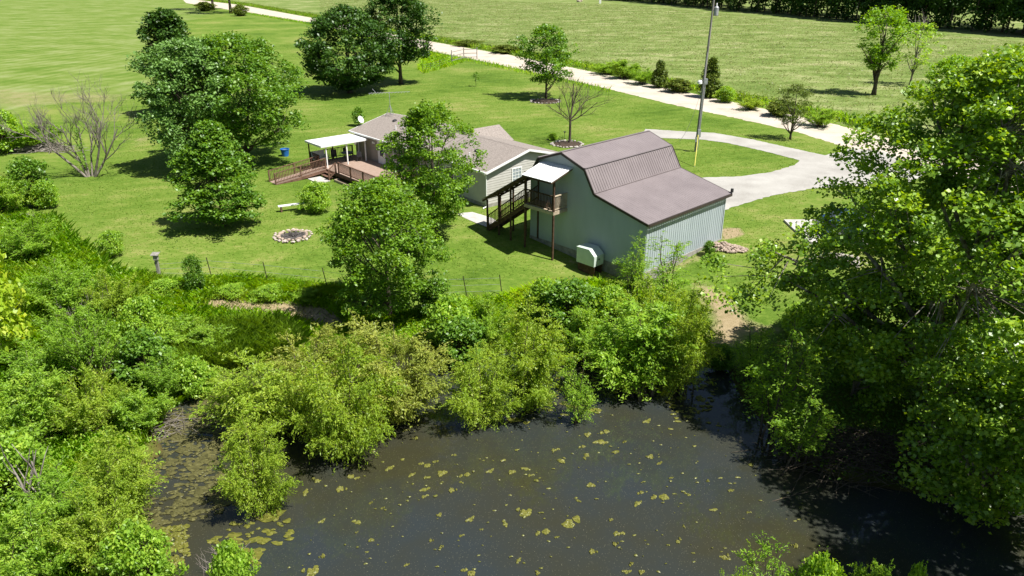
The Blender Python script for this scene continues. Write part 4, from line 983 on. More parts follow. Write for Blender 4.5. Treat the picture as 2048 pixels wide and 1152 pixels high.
tree(1747,190,10,118, name='walnut_tree', seed=11, leaf='leaf_light', label='tall yellow-green tree with a forked dark trunk in the far meadow', cb=.28, env='vase', n_cl=165, cl_r=.9, per=36, size=.34, inner=.25, tr=.32, lob=.42, limbs=14)
T9 = tree(1820,170,40,100, name='walnut_tree', seed=12, leaf='leaf_shrub', label='thin sparse tree with a dead grey top right of the tall meadow tree', cb=.25, env='round', n_cl=80, cl_r=.7, per=20, size=.34, inner=.2, tr=.18, lob=.4, bark='bark_grey')
g = Geo(); rt = random.Random(3)
for a in (.3,1.5,2.6,4.0): bare_branches(rt, g, Vector((0,0,6.6)), Vector((.35*math.cos(a),.35*math.sin(a),1)).normalized(), 3.0, .06, 1, .5)
g.build('dead_top', M['bark_dead'], T9)
tree(427,20,-160,110, name='roadside_tree', seed=13, leaf='leaf_dark', label='left of the two dark trunks beside the road at the top edge', cb=.25, env='oval', n_cl=160, cl_r=1.6, per=40, size=.6, tr=.55)
tree(462,27,-170,115, name='roadside_tree', seed=14, leaf='leaf_dark', label='right of the two dark trunks beside the road at the top edge', cb=.25, env='oval', n_cl=160, cl_r=1.6, per=40, size=.6, tr=.55)
tree(952,173,142,20, name='sapling', seed=15, leaf='leaf_maple', label='thin young sapling alone on the back lawn', cb=.3, env='oval', n_cl=14, cl_r=.28, per=14, size=.22, tr=.03, limbs=5)
tree(718,252,214,30, name='sapling', seed=16, leaf='leaf_maple', label='small leafy sapling behind the satellite dish', cb=.12, env='oval', n_cl=40, cl_r=.35, per=26, size=.2, tr=.04, limbs=6)
# bare trees
def bare(name, px, py, H, seed, label, stems, L, r, bark, lev=3, spread=.75):
    p = G(px, py); R_ = empty(name, p, label, 'bare tree'); rt = random.Random(seed); g = Geo()
    for a, tilt, f in stems:
        d = Vector((math.cos(a)*math.sin(tilt), math.sin(a)*math.sin(tilt), math.cos(tilt))); b0 = Vector((.28*math.cos(a)*(tilt > .05), .2*math.sin(a)*(tilt > .05), -.15))
        bare_branches(rt, g, b0, d, L*f, r*f, lev, spread)
    g.smooth = True; g.build('trunk', M[bark], R_); return R_
T = bare('bare_tree', 182, 354, 7, 31, 'leafless grey two-trunked tree spreading wide over the left lawn', [(math.pi*.98,.62,1.0),(math.pi*.9,.28,.85),(2.4,.42,.8),(.2,.36,.95),(.1,.7,.9),(1.6,.15,.75)], 5.6, .125, 'bark_grey', 3, .58)
rng = np.random.default_rng(5); C = np.c_[rng.normal(-.35,.16,260), rng.normal(.1,.16,260), rng.uniform(.8,4.2,260)]
quads('vine', leaf_quads(C, .17, rng, .7), np.clip(rng.normal(.5,.2,260),0,1), M['leaf_maple'], T)
p6 = G(1139, 287); R_ = empty('bare_tree', p6, 'small leafless dark tree in a stone-edged bed behind the barn', 'bare tree'); g = Geo(); rt = random.Random(8)
g.tube([(0,0,-.2),(.02,0,1.2),(0,0,2.5)], [.15,.125,.11], 8, cap=False)
for a, tl, L, r in ((0.1,1.15,3.3,.075),(.5,.85,3.2,.075),(2.9,1.1,2.6,.05),(3.5,.7,2.5,.05),(1.5,.12,3.6,.085),(1.2,.4,3.2,.06),(2.3,.3,3.4,.06),(4.5,.5,2.6,.045),(5.4,.9,2.4,.04),(4.0,1.2,2.2,.035)):
    bare_branches(rt, g, Vector((0,0,2.4+rt.uniform(-.2,.1))), Vector((math.cos(a)*math.sin(tl), math.sin(a)*math.sin(tl), math.cos(tl))), L, r, 2, .6)
g.smooth = True; g.build('trunk', M['bark'], R_)

# the sycamore in the right foreground
def sycamore():
    make_tree('sycamore_tree', 14.0, 5.0, 47, 'leaf_syc', cb=.10, env='oval', n_cl=330, cl_r=.9, per=110, size=.19, tr=.25, bark='bark_white', loc=(18.6,14.2,tz1(18.6,14.2)), 
              label='tall sycamore mostly beyond the right edge, in front of the huge one', lob=.3, inner=.35, aspect=.85, up=.35, hang=.15, limbs=14)
    p = G(1850, 855)
    make_tree('sycamore_tree', 15.5, 8.2, 48, 'leaf_syc', cb=.20, env='drop', n_cl=680, cl_r=.78, per=165, size=.165, tr=.34, bark='bark_white', loc=p, lean=(1.1,.3),
              label='huge sycamore with pale mottled limbs filling the right foreground', lob=.36, inner=.25, aspect=.85, up=.35, hang=.15, limbs=26, flat=.55)
    q = G(1935, 1030); make_tree('sycamore_tree', 6.8, 3.6, 42, 'leaf_syc', cb=.10, env='broad', n_cl=230, cl_r=.66, per=95, size=.175, tr=.15, bark='bark_white', loc=q, lean=(.8,-.3),
              label='lower sycamore with hanging branches over the dark bank, beneath the huge one', lob=.3, inner=.3, aspect=.85, up=.35, hang=.3, limbs=14, stems=2)
    q = G(1705, 790); make_tree('sycamore_tree', 6.0, 3.3, 43, 'leaf_syc', cb=.10, env='broad', n_cl=200, cl_r=.64, per=90, size=.17, tr=.12, bark='bark_grey', loc=q, lean=(.1,0),
              label='bushy young sycamore at the left foot of the huge sycamore, over the brush pile', lob=.3, inner=.3, aspect=.85, up=.35, hang=.2, limbs=12, stems=2)
    q = G(2065, 860); make_tree('sycamore_tree', 12.5, 5.2, 44, 'leaf_syc', cb=.12, env='oval', n_cl=330, cl_r=.85, per=110, size=.19, tr=.2, bark='bark_white', loc=q,
              label='tall sycamore cut by the right edge, behind the huge one', lob=.3, inner=.35, aspect=.85, up=.35, hang=.15, limbs=16)
sycamore()
tree(1905,190,108,120, name='hedgerow_tree', seed=45, leaf='leaf_light', label='rounded bright green tree just left of the sycamore top', cb=.05, env='round', n_cl=150, cl_r=.9, per=46, size=.36, tr=.2)
tree(2005,230,92,190, name='hedgerow_tree', seed=46, leaf='leaf_light', label='wide bright green tree behind the sycamore top at the right edge', cb=.05, env='round', n_cl=190, cl_r=1.0, per=46, size=.38, tr=.2)

# ---------------------------------------------------------------- wood behind the meadow: one mass
def woodland():
    rng = np.random.default_rng(77); A = G0(1130,-6)[:2]; B = G0(1280,4)[:2]; C_ = G0(1640,38)[:2]; D = G0(2080,78)[:2]; E_ = np.array([330., 150.])
    line = [A, B, C_, D, E_]; V = []; T = []; g = Geo()
    for a, b in zip(line, line[1:]):
        L = np.hypot(*(b-a)); n = max(2, int(L/5.2)); dv = (b-a)/L; nv = np.array([-dv[1], dv[0]]); nv = nv if nv[1] > 0 else -nv
        for i in range(n):
            for row in range(4):
                c = a+(b-a)*(i+rng.uniform(0,1))/n+nv*(4+row*7+rng.normal(0,1.5)); H = rng.uniform(15,22); R = rng.uniform(3.5,5.2)
                k = 62 if row < 2 else 34
                C = crown_pts(rng, k, H, R, 1.0 if row == 0 else 4, 'oval', .3, .5); C[:,:2] += c
                for q in C:
                    m_ = 20; o = rng.normal(size=(m_,3)); o = unit(o)*rng.uniform(.3,1,(m_,1))*1.7; V.append(leaf_quads(q+o, .95, rng, .7, .4)); T.append(np.clip(rng.normal(rng.normal(.45,.2),.12,m_),0,1))
                if row < 2: g.tube([(c[0],c[1],-.3),(c[0]+rng.normal(0,.4),c[1],H*.7)], [.3,.1], 5, cap=False)
    o = quads('woodland', np.concatenate(V), np.concatenate(T), M['leaf_dark']); tag(o, 'dark wood along the far edge of the meadow', 'woodland', kind='stuff')
    g.build('woodland_trunks', M['bark'], o)
woodland()

# ---------------------------------------------------------------- shrubs: a few kinds, each place its own copy
PROTO = {}
def base_kind(kind):
    """make the first one of a kind at the origin"""
    W = lambda seed, leaf, st, H, R, nt, tl, per, sz, dr, up, nm='willow_shrub': (make_spray(nm, '-', 'shrub', (0,0,0), seed, leaf, st, H, R, nt, tl, per, sz, dr, upright=up), H, R)
    if kind == 'willow': return W(51, 'leaf_willow', 26, 4.6, 2.3, 44, .95, 26, .115, .45, .5)
    if kind == 'willow_dull': return W(62, 'leaf_willow_dull', 28, 4.6, 2.4, 42, 1.0, 24, .115, .40, .55)
    if kind == 'willow_tall': return W(52, 'leaf_willow_deep', 16, 5.4, 1.5, 56, .80, 26, .115, .40, .5)
    if kind == 'willow_wide': return W(53, 'leaf_willow', 36, 3.6, 2.9, 42, .95, 26, .115, .55, .4)
    if kind == 'willow_thin': return W(54, 'leaf_willow_deep', 7, 4.2, 1.2, 34, .75, 17, .11, .3, .5)
    if kind == 'thicket': return W(55, 'leaf_shrub', 26, 2.8, 1.8, 40, .62, 24, .105, .25, .7, 'thicket_shrub')
    if kind == 'thicket_yellow': return W(56, 'leaf_willow', 26, 2.6, 1.9, 38, .70, 22, .10, .25, .8, 'thicket_shrub')
    if kind == 'thicket_wispy': return W(63, 'leaf_willow_deep', 20, 3.4, 1.7, 40, .75, 20, .10, .2, .9, 'thicket_shrub')
    if kind == 'leafy': return make_tree('leafy_shrub', 2.2, 1.5, 57, 'leaf_shrub', cb=.02, env='round', n_cl=120, cl_r=.42, per=56, size=.15, tr=.05, stems=4, label='-', cat='shrub', inner=.4, lob=.3), 2.2, 1.5
    if kind == 'alder': return make_tree('leafy_shrub', 2.8, 1.4, 58, 'leaf_maple', cb=.04, env='oval', n_cl=120, cl_r=.45, per=54, size=.17, tr=.06, stems=3, label='-', cat='shrub', inner=.4, lob=.32), 2.8, 1.4
    if kind == 'lime': return make_tree('lime_shrub', 4.4, 1.8, 59, 'leaf_lime', cb=.05, env='oval', n_cl=140, cl_r=.5, per=34, size=.24, tr=.07, stems=2, label='-', cat='shrub', inner=.4, lob=.35, aspect=.8), 4.4, 1.8
    if kind == 'cedar': return make_tree('cedar_shrub', 3.6, 1.3, 60, 'leaf_pine', cb=.02, env='cone', n_cl=150, cl_r=.42, per=48, size=.2, tr=.07, label='-', cat='shrub', inner=.5, lob=.15), 3.6, 1.3
    if kind == 'roadside': return make_tree('roadside_shrub', 2.2, 1.7, 61, 'leaf_olive', cb=.0, env='round', n_cl=90, cl_r=.5, per=46, size=.24, tr=.05, stems=3, label='-', cat='shrub', inner=.4), 2.2, 1.7
def shrub(kind, px, py, top, w, label, group, seed=None):
    p, H, R = spot(px, py, top, w); rt = random.Random(int(px*7+py)); R *= 1.18 if kind.startswith(('willow','thicket')) else 1.05; H *= 1.05
    if kind not in PROTO: o, h, r = base_kind(kind); PROTO[kind] = (o, h, r)
    else: o0, h, r = PROTO[kind]; o = copy_tree(o0)
    o.location = p; o.rotation_euler = (0,0,rt.uniform(0,6.28)); o.scale = (R/r, R/r, H/h)
    o['label'] = label; o['category'] = 'shrub'
    if group: o['group'] = group
    return o
gp = 'willow shrubs at the pond edge'
for a in (
 ('willow_wide',700,925,690,235,'widest yellow-green willow shrub bulging over the pond left of the open water'),
 ('willow_dull',785,850,640,240,'olive willow shrub behind the widest one, between the maple and the brown shallows'),
 ('willow',535,885,712,225,'willow shrub rising at the left end of the open water behind the small standing one'),
 ('willow',530,1050,835,140,'narrow willow shrub standing in the pond nearest the camera, left of open water'),
 ('willow_dull',650,840,655,210,'yellowish willow shrub left of the olive one, above the bright grass'),
 ('willow',965,870,700,150,'drooping willow shrub left of the pair standing out in the water'),
 ('willow',1055,835,610,175,'tall yellow-green willow shrub in the middle of the shoreline'),
 ('willow_thin',1150,866,690,80,'thin willow shrub standing in the water with its trunk mirrored'),
 ('willow_tall',1270,812,590,200,'broad green willow shrub right of the thin one, on the far shore'),
 ('willow',1355,800,570,150,'tall bright willow shrub beside the inlet at the bare path'),
 ('willow_thin',1545,880,612,140,'dark feathery willow shrub under the sycamore edge right of the inlet'),
 ('willow_thin',1500,760,640,85,'slender willow shrub on the bank beside the bare path, right of the inlet'),
 ('willow_thin',1590,940,760,120,'shaded willow shrub hanging over the dark water below the sycamore'),
 ('willow_thin',1262,600,462,75,'pale sparse willow shrub left of the barn corner'),
 ('willow_thin',1330,640,465,120,'pale sparse willow shrub against the lit barn wall'),
 ): shrub(*a, group=gp)
gp = 'bushes along the bank above the pond'
for a in (
 ('leafy',905,700,592,120,'grey-green bush below the front maple on the bank'),
 ('alder',925,735,640,105,'dark leafy bush over the brown shallows'),
 ('thicket',985,700,588,95,'pale feathery bush between front maple and the middle willow'),
 ('leafy',1085,640,556,80,'lime green small bush on the bank in front of the barn stair'),
 ('alder',1140,665,562,120,'bright leafy bush in front of the metal box'),
 ('leafy',1218,664,575,100,'mid green bush right of the metal box on the bank'),
 ('thicket',1180,735,610,120,'feathery bush above the water between the two tall willows'),
 ('thicket_yellow',1300,690,560,150,'yellow-green bush below the barn corner'),
 ('alder',1440,740,690,60,'small bush on the inlet by the bare path'),
 ('leafy',1590,665,610,70,'dark bush at the edge of the mown grass beside the sycamore'),
 ('alder',875,640,560,80,'shaded bush at the right foot of the front maple'),
 ): shrub(*a, group=gp)
gp = 'thicket shrubs on the overgrown left bank'
for a in (
 ('lime',22,740,470,120,'large-leaved lime green shrub at the left edge'),
 ('thicket_wispy',135,640,515,140,'shrub behind the large-leaved lime one, near the lawn edge'),
 ('thicket_yellow',235,640,545,120,'yellowish shrub below the dark clipped-looking bush at the lawn edge'),
 ('thicket_wispy',60,520,425,130,'pale shrub below the two lawn-edge bushes at the left edge'),
 ('thicket_wispy',160,720,600,130,'yellow-green shrub in the middle of the left bank'),
 ('thicket_wispy',200,785,600,140,'shrub with a visible dark stem in the middle of the left bank'),
 ('leafy',292,705,595,95,'bushy bright shrub left of the tan bare strip'),
 ('thicket',350,690,630,110,'low shrub at the left end of the tan bare strip'),
 ('alder',300,770,665,110,'dark-footed shrub above the grey driftwood'),
 ('leafy',400,795,718,88,'rounded bright shrub at the top of the algae'),
 ('thicket_wispy',345,800,700,110,'yellow-green shrub left of the rounded bright one above the algae'),
 ('thicket_wispy',105,790,670,150,'shrub below the lime one at the left edge'),
 ('thicket',70,890,740,180,'broad shrub halfway down the left edge'),
 ('thicket_yellow',190,870,745,150,'shrub over dark brush above the pond margin'),
 ('thicket',290,860,770,120,'shrub leaning over the left pond margin'),
 ('leafy',40,1000,870,150,'leafy shrub above the dead grey trunk at the left edge'),
 ('willow',258,1060,868,170,'bright willow-like shrub pushing into the algae from the left'),
 ('thicket_wispy',150,1060,930,170,'shrub between the dead grey trunk and the bright willow-like one'),
 ('thicket_yellow',215,1150,1000,180,'shrub near the bottom left corner, below the bright willow-like one'),
 ('thicket',70,1180,1020,190,'bottom left corner shrub'),
 ('leafy',300,1190,1050,130,'bottom shrub touching the algae at the lower left'),
 ('leafy',480,1230,1085,100,'green shrub beside grey dead twigs at the bottom of the pond'),
 ('thicket_yellow',20,640,560,80,'narrow shrub behind the lime one at the left edge'),
 ('thicket_wispy',250,760,680,90,'small shrub left of the grey driftwood'),
 ('thicket',430,700,650,90,'small shrub at the left of the bright grass'),
 ): shrub(*a, group=gp)
gp = 'bushes along the lower lawn edge'
for a in (
 ('leafy',226,512,462,52,'dark clipped-looking bush standing alone at the lawn edge'),
 ('alder',395,588,512,42,'upright sapling-like bush on the wire fence'),
 ('leafy',330,590,560,66,'bush at the foot of the bird box'),
 ('leafy',462,592,570,58,'bush on the fence right of the upright sapling-like one'),
 ('leafy',538,597,571,60,'dark-footed bush in the middle of the fence'),
 ('thicket',612,602,576,58,'bush on the fence left of the front maple shade'),
 ('alder',72,412,316,82,'bushy dark shrub near the leafless tree'),
 ('thicket',20,430,330,100,'pale shrub at the left edge behind the bushy dark one'),
 ('leafy',95,415,360,60,'light green shrub at the right foot of the bushy dark one'),
 ): shrub(*a, group=gp)
shrub('leafy',10,305,222,110,'yellow-green shrub mass at the left edge behind the leafless tree', 'shrubs at the far left edge')
shrub('thicket',75,298,240,110,'twiggy shrub beside the yellow-green mass at the left edge', 'shrubs at the far left edge')
shrub('leafy',634,424,364,66,'low spreading shrub at the end of the white bench', None)
shrub('leafy',765,415,372,70,'bushy shrub in front of the deck rail', None)
shrub('alder',1192,502,470,36,'small plant growing behind the metal box', None)
shrub('alder',1416,512,482,26,'little bush at the left of the rubble heap by the barn', None)
shrub('leafy',1105,280,266,22,'tiny plant at the left of the stone-edged bed behind the barn', None)
gp = 'shrubs along the far side of the dirt road'
for a in (
 ('thicket',1212,149,122,60,'leftmost roadside shrub, right of the airy tree'),
 ('thicket',1246,157,114,66,'bright roadside shrub beside the leftmost one'),
 ('thicket_wispy',1285,168,132,60,'dull roadside shrub between the bright one and the small cedar'),
 ('cedar',1318,175,122,40,'small dark cedar by the road left of the pole'),
 ('roadside',1355,184,158,60,'low dull roadside shrub just left of the pole'),
 ('cedar',1418,195,118,52,'bigger dark cedar directly behind the utility pole'),
 ('leafy',1450,204,172,46,'yellow-green roadside shrub right of the bigger cedar'),
 ('thicket_yellow',1500,219,194,60,'dull roadside shrub left of the pine'),
 ('thicket',1640,254,215,70,'brown-green roadside shrub right of the pine'),
 ('roadside',1560,232,200,60,'roadside shrub directly behind the pine'),
 ('roadside',1010,106,90,60,'small roadside shrub near the wooden corner fence'),
 ('roadside',940,92,80,60,'small roadside shrub left of the wooden corner fence'),
 ): shrub(*a, group=gp)
for a in (('roadside',410,22,4,40,'dark bush left of the two trunks at the top edge'),('roadside',482,32,10,34,'dark bush right of the two trunks at the top edge')): shrub(*a, group=None)
gp = 'leafy tops at the bottom right corner'
for a in (
 ('willow_thin',1510,1290,1060,120,'feathery top at the bottom edge left of the leafy ones'),
 ('leafy',1605,1290,1110,100,'leafy top at the bottom edge, middle of the row'),
 ('thicket',1705,1290,1112,120,'feathery yellow-green top right of the middle leafy one'),
 ('leafy',1795,1290,1128,60,'smallest leafy top at the right of the bottom row'),
 ('thicket',1450,1300,1120,80,'low top at the bottom edge, leftmost of the row'),
 ): shrub(*a, group=gp)

# dead trunk, driftwood, dead twigs, brush pile
def dead(px, py, label, L, r, seed, n=3, lev=2, tilt=.2, name='dead_tree', bark='bark_dead'):
    R_ = empty(name, G(px, py), label, 'dead wood'); rt = random.Random(seed); g = Geo()
    for i in range(n):
        a = rt.uniform(0,6.28); t = tilt*rt.uniform(.4,1.4); bare_branches(rt, g, Vector((rt.uniform(-.15,.15),rt.uniform(-.15,.15),-.2)), Vector((math.cos(a)*math.sin(t),math.sin(a)*math.sin(t),math.cos(t))), L*rt.uniform(.7,1.1), r, lev, .55)
    g.smooth = True; g.build('trunk', M[bark], R_)
dead(88,1045,'dead grey branching trunk among shrubs at the lower left', 3.0, .07, 3, 2, 1, .10)
dead(450,1180,'grey dead twigs sticking up at the bottom of the pond', 1.3, .018, 4, 9, 2, .4, 'dead_twigs')
dead(200,800,'dark bare stem rising from the middle of the left bank', 2.6, .06, 5, 2, 2, .15, 'dead_sapling', 'bark')
dead(180,655,'grey bare twigs above the lime shrub on the left bank', 1.6, .018, 6, 6, 2, .4, 'dead_twigs')
g = Geo(); rt = random.Random(12); a = G(248,738); b = G(292,702); a[2] += .25; b[2] += .55
for i in range(7):
    o = Vector((rt.uniform(-.12,.12),rt.uniform(-.12,.12),rt.uniform(0,.15))); g.tube([Vector(a)+o, (Vector(a)+Vector(b))*.5+o*1.5, Vector(b)+o*2.5], [.05,.035,.015], 5)
tag(g.build('driftwood', M['bark_dead']), 'bleached grey driftwood branch lying on the left bank', 'driftwood')
def sticks(name, px, ext, n, seed, label, bark, L=(1.0,2.6), r=.022, hgt=.9):
    rt = random.Random(seed); c = G(*px); g = Geo()
    for i in range(n):
        x, y = rt.gauss(0,ext[0]*.45), rt.gauss(0,ext[1]*.45); a = rt.gauss(0,.7)+(math.pi if rt.random() < .5 else 0); l = rt.uniform(*L); z = max(.03, hgt*(1-(x/ext[0])**2-(y/ext[1])**2)*rt.random())
        d = Vector((math.cos(a), math.sin(a), rt.uniform(-.15,.3)))*l/2; p = Vector((x,y,z)); g.tube([p-d, p+Vector((rt.uniform(-.1,.1),rt.uniform(-.1,.1),.05)), p+d], [r*rt.uniform(.7,1.6), r, r*.4], 4, cap=False)
    return tag(g.build(name, M[bark], None, loc=c), label, 'brush pile', kind='stuff')
sticks('brush_pile', (1725,915), (3.4,1.7), 700, 9, 'dark heap of cut branches on the shaded bank below the sycamore', 'bark', (.8,2.4), .013)
sticks('brush_pile', (90,300), (3.0,1.2), 160, 10, 'grey brush heap between the left edge shrubs and the leafless tree', 'bark_dead', (1,3), .03, .8)
sticks('brush_pile', (330,862), (1.6,1.0), 110, 11, 'tangle of thin dead sticks at the left pond margin', 'bark_grey', (.6,1.6), .014, .5)
sticks('brush_pile', (55,440), (1.4,.9), 110, 13, 'pale dead stalks on the overgrown bank by the left edge', 'bark_dead', (.6,1.5), .014, .4)

# ---------------------------------------------------------------- ground plants nobody could count
def scatter(poly, n, rng):
    lo_, hi_ = poly.min(0), poly.max(0); out = []
    k = 0
    while k < n:
        P = rng.uniform(lo_, hi_, (n*2,2)); P = P[sdist(P, poly) < 0]; out.append(P); k += len(P)
        if k == 0: break
    return np.concatenate(out)[:n]
def blades(name, P, h, w, leaf, label, cat, rng, lean=.8, tint=(.5,.2), base_z=None):
    n = len(P); z = tz(P) if base_z is None else np.full(n, base_z); a = rng.uniform(0,2*np.pi,n); H = h*rng.uniform(.5,1.35,n); b = np.c_[P, z-.04]
    dx = np.c_[np.cos(a), np.sin(a), 0*a]; sd_ = np.c_[-np.sin(a), np.cos(a), 0*a]; ww = (w*rng.uniform(.6,1.4,n))[:,None]; l = (lean*rng.uniform(.2,1.6,n)*H)[:,None]
    m_ = b+np.c_[0*a,0*a,H*.62]+dx*l*.35; t = b+np.c_[0*a,0*a,H]+dx*l
    V = np.stack([b-sd_*ww*.5, b+sd_*ww*.5, m_+sd_*ww*.42, t, m_-sd_*ww*.42], 1).reshape(-1,3)
    k = rng.uniform(0,6.28,4); patch = .5+.28*np.sin(P[:,0]*.7+k[0])*np.sin(P[:,1]*.6+k[1])+.2*np.sin(P[:,0]*1.9+k[2])*np.sin(P[:,1]*1.7+k[3])
    o = quads(name, V, np.clip(patch+rng.normal(0,tint[1],n)+tint[0]-.5,0,1), M[leaf], k=5); return tag(o, label, cat, kind='stuff')
def weeds(name, poly, n_cl, per, hgt, size, leaf, label, seed, avoid_pond=True, spread=.35, aspect=.5):
    rng = np.random.default_rng(seed); P = scatter(poly, n_cl, rng)
    if avoid_pond: P = P[sdist(P, POND) > .1]
    P = P[np.min([sdist(P, q) for q in DIRT], 0) > rng.exponential(.3, len(P))-.25]
    hh = hgt*(.35+.65*rng.uniform(0,1,len(P))**1.5)*(.65+.5*np.sin(P[:,0]*.8)*np.sin(P[:,1]*.9+1)); z = tz(P); n = len(P)
    C = np.repeat(np.c_[P, z], per, 0); C[:,:2] += rng.normal(0,spread,(n*per,2)); C[:,2] += np.repeat(hh, per)*rng.uniform(.1,1.0,n*per)
    T_ = np.clip(np.repeat(rng.normal(.5,.2,n),per)+rng.normal(0,.13,n*per),0,1)
    o = quads(name, leaf_quads(C, size, rng, aspect, .5), T_, M[leaf]); return tag(o, label, 'undergrowth', kind='stuff')
rng = np.random.default_rng(99)
LEFT = polyG([(-120,345),(20,365),(50,440),(110,432),(150,475),(215,532),(285,568),(345,585),(430,590),(400,640),(470,700),(420,770),(330,830),(290,900),(240,1010),(250,1100),(330,1180),(330,1290),(-300,1290),(-300,700)])
weeds('undergrowth', LEFT, 5200, 13, .85, .14, 'leaf_shrub', 'mixed leafy undergrowth covering the overgrown left bank', 201)
blades('tall_grass', scatter(LEFT, 52000, rng), .55, .022, 'grass_blade', 'tall grass mixed into the overgrown left bank', 'tall grass', rng)
BANK = polyG([(340,592),(480,585),(640,600),(760,640),(930,605),(1000,600),(1080,572),(1190,566),(1300,590),(1370,606),(1400,650),(1410,715),(1340,730),(1180,690),(1010,700),(850,700),(640,735),(520,735),(400,640)])
bp = scatter(BANK, 70000, rng); dd = np.min([sdist(bp, q) for q in DIRT], 0); bp = bp[dd > rng.exponential(.5,len(bp))-.3]
blades('tall_grass', bp, .42, .022, 'grass_blade', 'tall grass on the bank between fence and pond', 'tall grass', rng)
weeds('undergrowth', BANK, 1900, 12, .65, .13, 'leaf_shrub', 'leafy weeds on the bank between fence and pond', 202)
BRIGHT = polyG([(355,705),(400,668),(480,655),(560,655),(610,690),(560,735),(470,742),(370,745)])
blades('bright_grass', scatter(BRIGHT, 26000, rng), .75, .025, 'rush_blade', 'vivid green rushes at the pond margin left of the willows', 'rushes', rng, .6, (.62,.15))
EDGE = polyG([(270,548),(345,566),(480,557),(640,575),(760,590),(760,612),(640,592),(480,578),(345,584),(260,570)])
blades('tall_grass', scatter(EDGE, 18000, rng), .40, .022, 'grass_blade', 'unmown grass strip along the wire fence', 'tall grass', rng)
weeds('undergrowth', EDGE, 500, 12, .5, .13, 'leaf_shrub', 'leafy weeds strip along the wire fence', 203)
dp = scatter(DIRT[1], 700, rng); blades('dry_grass', dp, .22, .02, 'grass_dry', 'dry tan grass on the bare strip below the wire fence', 'dry grass', rng, .9)
RIGHT = polyG([(1420,700),(1480,745),(1530,690),(1600,660),(1760,690),(2150,760),(2300,1000),(1960,985),(1820,970),(1700,955),(1610,920),(1530,845),(1480,785),(1455,735)])
weeds('undergrowth', RIGHT, 1500, 11, .8, .16, 'leaf_maple', 'shaded leafy undergrowth beneath the sycamore', 204)
NEAR = polyG([(1300,1345),(1450,1325),(1650,1295),(2100,1295),(2500,1500),(1300,1700)])
weeds('undergrowth', NEAR, 700, 12, .7, .15, 'leaf_shrub', 'leafy growth on the near bank at the bottom right', 205)
CORNER = polyG([(1190,548),(1285,575),(1370,600),(1395,640),(1330,650),(1240,600)])
weeds('undergrowth', CORNER, 420, 12, .55, .11, 'leaf_willow', 'weeds at the foot of the barn corner', 206)
# verge beyond the road and far meadow tussocks
VERGE = np.vstack([hi[1:12][:, :]+np.array([.9,.6]), hi[1:12][::-1]+np.array([3.4,2.6])])
weeds('verge_weeds', VERGE, 4200, 9, 1.7, .30, 'leaf_olive', 'leafy weeds along the far verge of the dirt road', 207, False, .5)
weeds('verge_weeds', VERGE, 1800, 9, 1.2, .28, 'leaf_shrub', 'greener leafy weeds along the far verge of the dirt road', 208, False, .5)
vp = scatter(VERGE, 16000, rng); blades('verge_growth', vp, .8, .10, 'grass_blade', 'tall brown-green growth along the far verge of the dirt road', 'verge growth', rng, .4)
vp2 = scatter(np.vstack([lo[1:8]+np.array([-.2,-.4]), lo[1:8][::-1]+np.array([-1.8,-2.2])]), 5000, rng); blades('verge_growth', vp2, .55, .08, 'grass_blade', 'rough grass along the near verge of the dirt road', 'verge growth', rng, .4)
MED = polyG([(640,24),(850,74),(940,90),(1200,138),(1400,180),(1560,215),(1760,262),(2060,300),(2060,85),(1640,45),(1260,10),(640,-8)])
mp = scatter(MED, 120000, rng); keep = rng.uniform(0,1,len(mp)) < np.clip(190/np.hypot(*mp.T),.2,1); mp = mp[keep]
blades('meadow_grass', mp, .20, .055, 'grass_dry', 'tall seeding grass across the meadow beyond the dirt road', 'meadow grass', rng, 1.1, (.5,.16))
weeds('meadow_tussocks', MED, 9000, 6, .45, .34, 'grass_dry', 'pale tussocks dotted through the meadow beyond the dirt road', 209, False, .5)
WED = polyG([(852,104),(900,116),(930,124),(905,132),(870,142),(850,148),(835,140)])
blades('tall_grass', scatter(WED, 2600, rng), .55, .07, 'grass_blade', 'unmown grass between the wire fence and the road', 'tall grass', rng)

# mown lawn: short blades that give it a nap
LAWN = polyG([(130,330),(300,190),(640,60),(840,104),(1000,135),(1330,212),(1690,300),(1600,420),(1700,560),(1590,640),(1500,600),(1400,560),(1300,540),(1100,545),(930,570),(650,572),(480,552),(350,560),(285,545),(215,505),(150,450),(115,405)])
lp = scatter(LAWN, 330000, rng); kp = np.clip((62/np.hypot(*lp.T))**1.2, .05, 1)*.9; lp = lp[rng.uniform(0,1,len(lp)) < kp]
HP = np.array([local((-5,-.4,0))[:2], local((8.4,-.4,0))[:2], local((8.4,19.8,0))[:2], local((-5,19.8,0))[:2]]); BP = np.array([local(p_, (7.865,40.454,0), BZ)[:2] for p_ in ((-.1,-.1,0),(8.7,-.1,0),(8.7,9.5,0),(-.1,9.5,0))])
DRIVE = polyG([(1290,258),(1350,262),(1430,266),(1510,280),(1580,296),(1650,311),(1700,296),(1800,375),(1700,372),(1620,378),(1540,392),(1470,413),(1440,424),(1380,420),(1380,362),(1410,355),(1480,353),(1540,345),(1588,331),(1600,321),(1530,303),(1460,287),(1400,279),(1340,277),(1285,275)])
PATH = polyG([(915,428),(945,424),(985,437),(1004,452),(975,457),(942,442)]); PADP = np.array([(19.4,45.2),(27.3,45.2),(27.3,50.1),(19.4,50.1)])
ok = np.ones(len(lp), bool)
for q in (HP, BP, DRIVE, PATH, PADP): ok &= sdist(lp, q) > .05
blades('lawn_grass', lp[ok], .085, .045, 'lawn_blade', 'short mown grass of the lawn around house and barn', 'lawn grass', rng, .9, (.5,.2))

